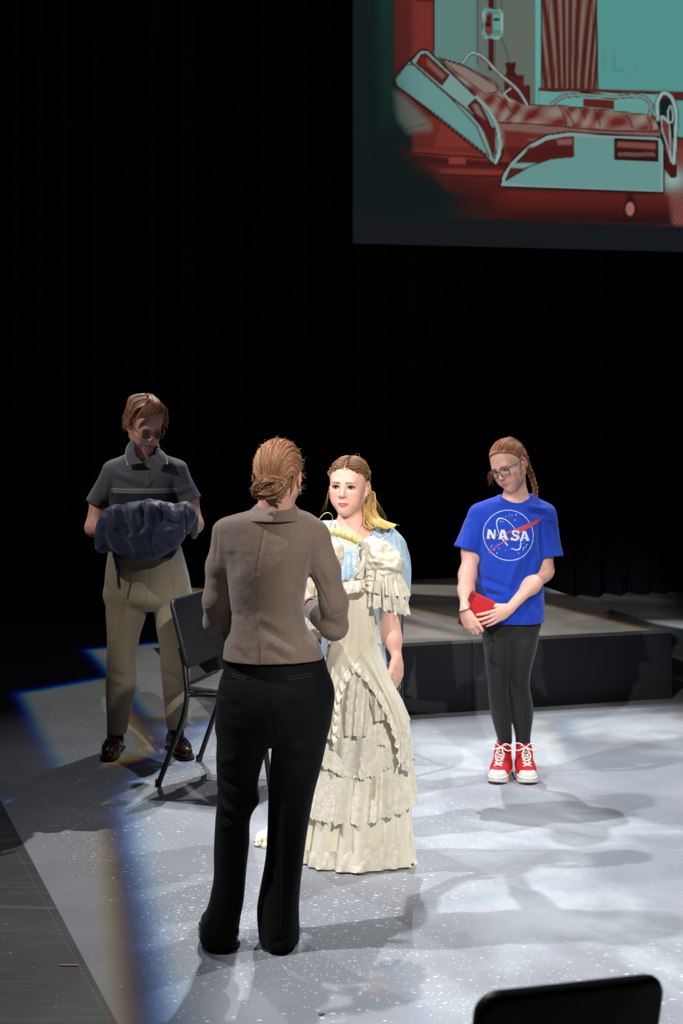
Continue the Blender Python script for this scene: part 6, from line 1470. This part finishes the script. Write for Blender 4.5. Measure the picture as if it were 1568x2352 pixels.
    V = push(V, Q, lambda V, N: .003 * noise3(V, (14, 14, 6), 3) + creases(V, N, D, [(346, 1290, 346, 1390, 3, -5), (392, 1290, 405, 1380, 5, -7), (400, 1285, 420, 1370, 6, 5), (305, 1300, 290, 1420, 6, -4), (262, 1310, 258, 1400, 8, 6), (250, 1340, 268, 1420, 8, -7), (258, 1420, 264, 1500, 8, 6), (275, 1390, 262, 1460, 7, -5), (250, 1535, 300, 1552, 8, -8), (255, 1550, 295, 1566, 7, 8), (258, 1575, 300, 1560, 8, -6), (250, 1610, 285, 1630, 8, 7), (262, 1630, 292, 1600, 8, -5), (375, 1540, 420, 1556, 8, -6), (378, 1600, 415, 1575, 8, 6), (385, 1640, 420, 1615, 7, -5), (318, 1400, 300, 1520, 8, 4)]))
    mk('khaki_trousers', V, Q, mat('khaki_twill', lin((140, 129, 110)), .85, var=.08, vscale=60, sheen=.15, bump=.2, bscale=500, spec=.2), root)
    lm = mat('oxblood_leather', lin((66, 26, 22)), .28, coat=.35, var=.2, vscale=30); sm = mat('dark_sole', lin((34, 22, 20)), .6); sk = mat('black_sock', (.012, .012, .014), .9)
    for x, dd, yw in ((264, .06, math.pi - .05), (404, .06, math.pi + .42)):
        a = P(x, 1680, D + dd); V1, F1 = tube([(a[0], a[1], .05), (a[0], a[1], .22)], [.040, .041], 16); mk('sock', V1, fix_deg(F1), sk, root)
        f = np.array([-math.sin(yw), math.cos(yw), 0]); o = np.array([a[0], a[1], 0]) + f * .060; loafer(root, o, yw, lm, sm)
    # folded navy coat over the forearms
    ct = thing('folded_coat', P(335, 1215, D - .18), 'folded dark navy coat draped over the forearms of the person in the polo shirt', 'coat')
    Fd = Field(P(200, 1330, D - .42), P(475, 1130, D + .02), .0042)
    Fd.ell(P(335, 1212, D - .205), (.215, .085, .115), .02); Fd.ell(P(420, 1186, D - .195), (.066, .085, .075), .03); Fd.ell(P(268, 1206, D - .20), (.095, .085, .100), .03); Fd.ell(P(332, 1238, D - .225), (.165, .060, .105), .03); Fd.ell(P(240, 1236, D - .17), (.060, .07, .075), .03); Fd.ell(P(445, 1205, D - .13), (.028, .065, .075), .02); Fd.ell(P(345, 1170, D - .20), (.12, .08, .045), .03)
    V, Q = Fd.mesh(1)
    def fold(V, N):
        o = 1.5 * creases(V, N, D - .2, [(282, 1158, 305, 1222, 6, -16), (300, 1165, 322, 1228, 8, 10), (330, 1155, 338, 1200, 5, -18), (345, 1158, 352, 1215, 9, 11), (375, 1155, 378, 1195, 6, -15), (388, 1160, 430, 1205, 10, 9), (378, 1190, 425, 1208, 5, -14), (385, 1215, 425, 1204, 6, 10), (262, 1165, 275, 1210, 8, 9), (248, 1175, 240, 1240, 9, -10), (350, 1200, 352, 1280, 5, -8), (300, 1230, 330, 1280, 10, 6), (270, 1215, 310, 1260, 8, -9), (430, 1160, 432, 1235, 5, -14), (318, 1225, 345, 1195, 6, -8), (400, 1170, 395, 1186, 8, 5), (255, 1245, 300, 1280, 10, 5), (370, 1225, 400, 1270, 8, -6)])
        return o + .009 * noise3(V, (20, 12, 11), 8) + .0035 * noise3(V, 40, 9)
    V = push(V, Q, fold); V = lap(V, Q, 1); nv = mat('navy_coat_cloth', lin((32, 42, 68)), .55, sheen=.25, var=.08, vscale=40, bump=.15, bscale=500, spec=.35)
    mk('coat_body', V, Q, nv, ct)
    a = spline([P(268, 1275, D - .20), P(271, 1300, D - .16), P(272, 1330, D - .145), P(274, 1352, D - .14)], 10); V1, F1 = tube(a, .008, 8, flat=((0, 1, 0), .3)); mk('coat_belt', V1, fix_deg(F1), mat('black_belt_cloth', (.01, .01, .013), .8), ct)
man_polo()
# ------------------------------------------------------------------ cream lace gown on a padded hanger
def lace_material(name, col, hole=.35, scale=95):
    m = mat(name, col, .75, var=.10, vscale=30, sheen=.2, spec=.25); nt = m.node_tree; N, K = nt.nodes, nt.links; b = N['Principled BSDF']
    tc = N.new('ShaderNodeTexCoord'); nz = N.new('ShaderNodeTexNoise'); nz.inputs['Scale'].default_value = 45; nz.inputs['Detail'].default_value = 2; K.new(tc.outputs['Object'], nz.inputs['Vector'])
    mx = N.new('ShaderNodeVectorMath'); mx.operation = 'MULTIPLY_ADD'; K.new(nz.outputs['Color'], mx.inputs[0]); mx.inputs[1].default_value = (.016, .016, .016); K.new(tc.outputs['Object'], mx.inputs[2])
    v = N.new('ShaderNodeTexVoronoi'); v.feature = 'DISTANCE_TO_EDGE'; v.inputs['Scale'].default_value = scale * 1.8; K.new(mx.outputs[0], v.inputs['Vector'])
    v2 = N.new('ShaderNodeTexVoronoi'); v2.feature = 'SMOOTH_F1'; v2.inputs['Scale'].default_value = scale * .55; K.new(mx.outputs[0], v2.inputs['Vector'])
    a = N.new('ShaderNodeMapRange'); a.inputs['From Min'].default_value = .10; a.inputs['From Max'].default_value = .22; a.inputs['To Min'].default_value = 1; a.inputs['To Max'].default_value = 0; K.new(v.outputs['Distance'], a.inputs['Value'])
    f = N.new('ShaderNodeMapRange'); f.inputs['From Min'].default_value = .45; f.inputs['From Max'].default_value = .30; K.new(v2.outputs['Distance'], f.inputs['Value'])
    mm = N.new('ShaderNodeMath'); mm.operation = 'MAXIMUM'; K.new(a.outputs[0], mm.inputs[0]); K.new(f.outputs[0], mm.inputs[1])
    al = N.new('ShaderNodeMapRange'); al.inputs['To Min'].default_value = 1 - hole; al.inputs['To Max'].default_value = 1; K.new(mm.outputs[0], al.inputs['Value']); K.new(al.outputs[0], b.inputs['Alpha'])
    bp = N.new('ShaderNodeBump'); bp.inputs['Strength'].default_value = .6; bp.inputs['Distance'].default_value = .0025; K.new(mm.outputs[0], bp.inputs['Height']); K.new(bp.outputs[0], b.inputs['Normal'])
    return m

def gown():
    GD = lambda y: 5.60 + .22 * np.clip((y - 1240) / 745, 0, 1)
    g = thing('lace_gown', (P(818, 1985, 5.82)[0], 5.82, 0), 'long cream satin and lace gown with ruffled tiers hanging in front of the blue dress', 'gown')
    cream = lin((240, 232, 210)); satin = mat('cream_satin', cream, .42, var=.05, vscale=20, sheen=.2, spec=.45, bump=.1, bscale=300); lace = lace_material('cream_lace', lin((246, 239, 220)), .06); sheer = lace_material('sheer_cream_lace', lin((246, 240, 226)), .30, 80); voile = mat('cream_voile', lin((244, 237, 216)), .7, var=.06, vscale=25, sheen=.2)
    rows = np.array([(1330, 772, 846, .050), (1400, 775, 852, .055), (1450, 768, 858, .060), (1500, 757, 866, .068), (1560, 748, 884, .080), (1620, 742, 910, .090), (1690, 732, 931, .098), (1760, 724, 937, .105), (1840, 712, 942, .115), (1900, 702, 947, .125), (1985, 688, 953, .140)], float)
    def ring(th, y, off):
        d = GD(y); k = d / FPX; xl, xr, ry = [cub(y, rows[:, 0], rows[:, i]) for i in (1, 2, 3)]; a = (xr - xl) / 2 * k + off; b = ry + off
        return np.stack([((xl + xr) / 2 - CX) * k + a * np.cos(th), d + b * np.sin(th), CAMH - (y - HZ) * k], -1)
    def tier(name, y0, y1, m, off=0.0, n=15, amp=.012, seed=0, nv=26, nt=420, scal=0.0, flare=0.0, th0=0.0, th1=2 * np.pi, wrap=True, hem=False):
        r = np.random.default_rng(seed); th = np.linspace(th0, th1, nt, endpoint=not wrap); v = np.linspace(0, 1, nv); T, W = np.meshgrid(th, v, indexing='ij')
        ya = y0(T) if callable(y0) else y0 + 0 * T; yb = y1(T) if callable(y1) else y1 + 0 * T
        if scal: yb = yb + scal * np.abs(np.sin(T * 44 + seed))
        Y = ya + (yb - ya) * W; ph = T * n + 1.1 * np.sin(T * 3 + seed) + .9 * np.sin(T * 7 + seed * 2) + .25 * np.sin(W * 3 + T * 2)
        fold = (1 - np.abs(np.sin(ph / 2))**.8 * 2) * .5 + .3 * np.sin(ph * 1.7 + 1) + .35 * np.sin(T * n * 2.3 + W * 2.0 + seed)
        o = off + flare * W**1.5 + amp * (W**.7) * fold
        V = ring(T, Y, o); V[..., 2] += .003 * np.sin(T * 31 + seed) * W
        V[..., 2] = np.maximum(V[..., 2], .003 + .004 * (fold + 1) * W)
        F = grid_faces(nt, nv, wrap, False)[:, ::-1]
        return mk(name, V.reshape(-1, 3), F, m, g)
    fr = lambda T, c, s: c + s * np.cos(T)
    tier('underskirt', 1600, 1984, voile, -.006, 8, .026, 1, 34)
    tier('hem_lace', lambda T: 1925 - 20 * np.cos(T), 1986, lace, .000, 8, .026, 1, 14)
    tier('lower_tier', 1680, lambda T: 1868 - 26 * np.clip(np.cos(T), 0, 1), lace, .008, 9, .021, 4, 26, scal=4, flare=.010)
    tier('middle_tier', 1560, lambda T: 1752 - 10 * np.cos(T) + 14 * np.sin(T * 3), lace, .014, 8, .018, 9, 24, scal=4, flare=.006)
    tier('upper_tier', lambda T: 1472 + 46 * np.clip(1 - np.abs(T - 1.5 * np.pi) / .9, 0, 1), lambda T: 1690 - 42 * np.cos(T - .3)**2 + 10 * np.sin(T * 5), lace, .012, 8, .016, 6, 24, scal=4, flare=.008)
    # bodice with a pointed front
    tier('bodice', 1338, lambda T: 1476 + 48 * np.clip(1 - np.abs(T - 1.5 * np.pi) / .9, 0, 1), satin, .004, 9, .003, 3, 24, 200, flare=.018)
    # satin swags gathered at the hips, edged with lace
    def strip(name, c1, c2, m, bulge=.02, n=46, nv=16, amp=.004, fr_=9, seed=0, dep=(-.11, -.07)):
        a = spline(np.array(c1, float), n); b = spline(np.array(c2, float), n); V = []
        for i in range(n):
            for j in range(nv):
                t = j / (nv - 1); q = a[i] + (b[i] - a[i]) * t; d = GD(q[1]) + dep[0] + (dep[1] - dep[0]) * t - bulge * math.sin(t * math.pi) + amp * math.sin(t * fr_ + i * .12 + seed) * (.4 + i / n)
                V.append(P(q[0], q[1], d))
        V = np.array(V); F = grid_faces(n, nv); return mk(name, np.concatenate([V, V + np.array([0, .002, 0])]), np.concatenate([F, F[:, ::-1] + len(V)]), m, g)
    inn = [(820, 1518), (842, 1540), (872, 1582), (900, 1640), (918, 1700), (922, 1748)]; out = [(860, 1450), (872, 1498), (892, 1556), (926, 1612), (944, 1690), (944, 1752)]
    strip('hip_swag', inn, out, satin, .022, 46, 16, .006, 16, 0, (-.120, -.045)); 
    strip('swag_lace', [(918, 1660), (920, 1700), (921, 1740), (922, 1768)], [(940, 1655), (944, 1700), (945, 1745), (944, 1774)], sheer, .01, 24, 10, .006, 7, 2, (-.115, -.085))
    inl = [(812, 1518), (790, 1545), (772, 1590), (764, 1650), (760, 1700)]; oul = [(766, 1458), (752, 1510), (742, 1570), (737, 1630), (734, 1690)]
    strip('hip_swag', oul, inl, satin, .022, 40, 14, .006, 14, 3, (-.05, -.12))
    strip('front_flounce', [(790, 1530), (786, 1580), (784, 1640), (788, 1690)], [(842, 1530), (846, 1580), (848, 1640), (846, 1692)], lace, .02, 36, 40, .012, 17, 5, (-.112, -.112))
    strip('front_flounce', [(846, 1590), (852, 1625), (858, 1658)], [(884, 1592), (890, 1622), (892, 1652)], lace, .014, 26, 24, .010, 13, 6, (-.122, -.11))
    # train lying on the floor to the left
    n, nv = 40, 18; V = []
    for i in range(n):
        t = i / (n - 1); c = np.array(G(700 - 112 * t, 1905 + 32 * t)); h = .17 * (1 - t)**1.2 + .012; w = .10 * (1 - t) + .045
        for j in range(nv):
            a = math.pi * j / (nv - 1); wob = .012 * math.sin(t * 19 + a * 5) + .006 * math.sin(a * 11 + t * 7); V.append((c[0] + .01 * math.sin(a * 9), c[1] - (w + wob) * math.cos(a), max(.003, (h + wob) * math.sin(a)**.8)))
    mk('train', np.array(V), grid_faces(n, nv), voile, g)
    for k_ in range(2):
        pts = [G(588 + 24 * t + 3 * math.sin(t * 20), (1938 + 10 * t) if k_ == 0 else 1960 + 18 * t) for t in np.linspace(0, 1, 30)] if k_ == 0 else [G(692 + 262 * t, 1974 + 12 * t - 5 * math.sin(t * 3) + 3 * math.sin(t * 25)) for t in np.linspace(0, 1, 60)]
        p = np.array([(x, y, .010 + .005 * math.sin(i * 1.7)) for i, (x, y) in enumerate(pts)]); V1, F1 = tube(p, .011 + .004 * np.sin(np.arange(len(p)) * 1.3), 8); mk('rolled_hem', V1, fix_deg(F1), lace, g)
    # lace yoke, neckline ruffles, sleeves
    def ruffle(name, path, wdir, width, m, waves=14, amp=.012, n=110, nv=9, seed=0, dy=-.02):
        c = spline([P(x, y, GD(y) + dz) for x, y, dz in path], n); T = np.gradient(c, axis=0); T /= np.linalg.norm(T, axis=1)[:, None]; w = unit(wdir); V = []
        for i in range(n):
            nn = np.cross(T[i], w); nn = unit(nn)
            for j in range(nv):
                t = j / (nv - 1); u = i / (n - 1); a = amp * t**.8 * (math.sin(u * waves * 6.28 + seed) + .4 * math.sin(u * waves * 15 + seed)); sc = .003 * abs(math.sin(u * waves * 9)) * (j == nv - 1)
                V.append(c[i] + w * (width * t + sc) + nn * a + T[i] * amp * .5 * t * math.cos(u * waves * 6.28 + seed))
        return mk(name, np.array(V), grid_faces(n, nv), m, g)
    ruffle('swag_lace', [(x, y, -.125) for x, y in inn], (-.35, -.25, -.85), .034, lace, 9, .009, 150, 9, 2); ruffle('swag_lace', [(x, y, -.125) for x, y in inl], (.35, -.25, -.85), .034, lace, 8, .009, 130, 9, 5)
    strip('yoke_lace', [(822, 1242), (832, 1262), (826, 1300), (800, 1336)], [(846, 1246), (852, 1272), (850, 1310), (848, 1345)], sheer, .01, 30, 12, .004, 8, 1, (-.055, -.05))
    ruffle('neck_ruffle', [(824, 1244, -.07), (822, 1270, -.08), (828, 1300, -.085), (836, 1322, -.085)], (-.25, -.4, -.45), .034, sheer, 5, .009, seed=1)
    ruffle('neck_ruffle', [(846, 1312, -.085), (836, 1330, -.095), (815, 1334, -.10), (790, 1338, -.095), (765, 1336, -.085)], (-.1, -.45, -.9), .042, sheer, 6, .011, seed=2)
    ruffle('neck_ruffle', [(842, 1290, -.08), (846, 1312, -.09), (838, 1330, -.095), (822, 1338, -.10)], (.15, -.5, -.8), .036, lace, 5, .010, seed=3)
    for s_, (cx_, cy_) in ((1, (880, 1284)), (-1, (738, 1288))):
        Fd = Field(P(cx_ - 62, cy_ + 70, 5.60 - .13), P(cx_ + 62, cy_ - 60, 5.60 + .12), .0036)
        Fd.ell(P(cx_ - s_ * 2, cy_, 5.60), (.072, .062, .058), 0, roty(s_ * .35)); Fd.ell(P(cx_ - s_ * 26, cy_ - 18, 5.60), (.045, .050, .050), .03); Fd.ell(P(cx_ + s_ * 18, cy_ + 14, 5.59), (.048, .056, .042), .03)
        V, Q = Fd.mesh(1)
        V = push(V, Q, lambda V, N: .006 * noise3(V, (30, 30, 60), 4) + .003 * noise3(V, 75, 5) + (creases(V, N, 5.58, [(852, 1300, 905, 1290, 5, -7), (860, 1285, 915, 1302, 6, 6), (880, 1260, 912, 1290, 6, -5), (840, 1262, 862, 1300, 5, -6), (865, 1308, 915, 1312, 4, -8), (870, 1318, 890, 1310, 5, 6)]) if s_ > 0 else 0))
        mk('puff_sleeve', V, Q, satin, g)
        for lvl, (yt, yb, wt, wb, m) in enumerate(((1306, 1362, 33, 43, lace), (1338, 1398 if s_ > 0 else 1440, 36, 41, sheer))):
            nt, nv = 200, 14; th = np.linspace(0, 2 * np.pi, nt, endpoint=False); V = []
            for a in th:
                for j in range(nv):
                    t = j / (nv - 1); x = cx_ + s_ * (6 + 6 * t * (lvl + .6)); y = yt + (yb - yt) * t; k = 5.60 / FPX; w = (wt + (wb - wt) * t) * k; rp = .013 * t**.7 * (math.sin(a * 11 + lvl * 2 + t) + .5 * math.sin(a * 23 + 1)); c = P(x, y + 10 * s_ * math.cos(a) * .8 + (3 * abs(math.sin(a * 22)) if j == nv - 1 else 0), 5.60)
                    V.append(c + np.array([(w + rp) * math.cos(a), (w * .85 + rp) * math.sin(a), .006 * math.sin(a * 11 + 1) * t]))
            mk('sleeve_ruffle', np.array(V), grid_faces(nt, nv, True, False)[:, ::-1], m, g)
    # hanger
    h = thing('padded_hanger', P(760, 1222, 5.585), 'pale yellow padded satin hanger with thin wire hook carrying the cream gown', 'hanger')
    yel = mat('yellow_satin', lin((234, 220, 150)), .4, sheen=.2, var=.06, vscale=60); c = spline([P(x, y, 5.575) for x, y in ((702, 1240), (728, 1226), (757, 1221), (785, 1227), (810, 1236), (832, 1250))], 60)
    V, F = tube(c, .0150 + .0018 * np.sin(np.arange(60) * 1.5) * np.sin(np.arange(60) * .37), 12); mk('padded_bar', V, fix_deg(F), yel, h)
    th = np.linspace(0, 1, 40); w_ = c[8:52]; tw_ = []
    for i in range(len(w_)): a = i * .55; tw_.append(w_[i] + .0152 * np.array([0, math.cos(a), math.sin(a)]))
    V, F = tube(tw_, .0022, 6); mk('satin_wrap', V, fix_deg(F), yel, h)
    hk = spline([P(x, y, 5.575) for x, y in ((757, 1222), (758, 1208), (763, 1196), (762, 1184), (755, 1178), (746, 1179), (738, 1186), (731, 1196))], 40); V, F = tube(hk, .0018, 7); mk('hook', V, fix_deg(F), mat('yellow_wire', lin((216, 196, 130)), .35, metal=.3), h)
gown()
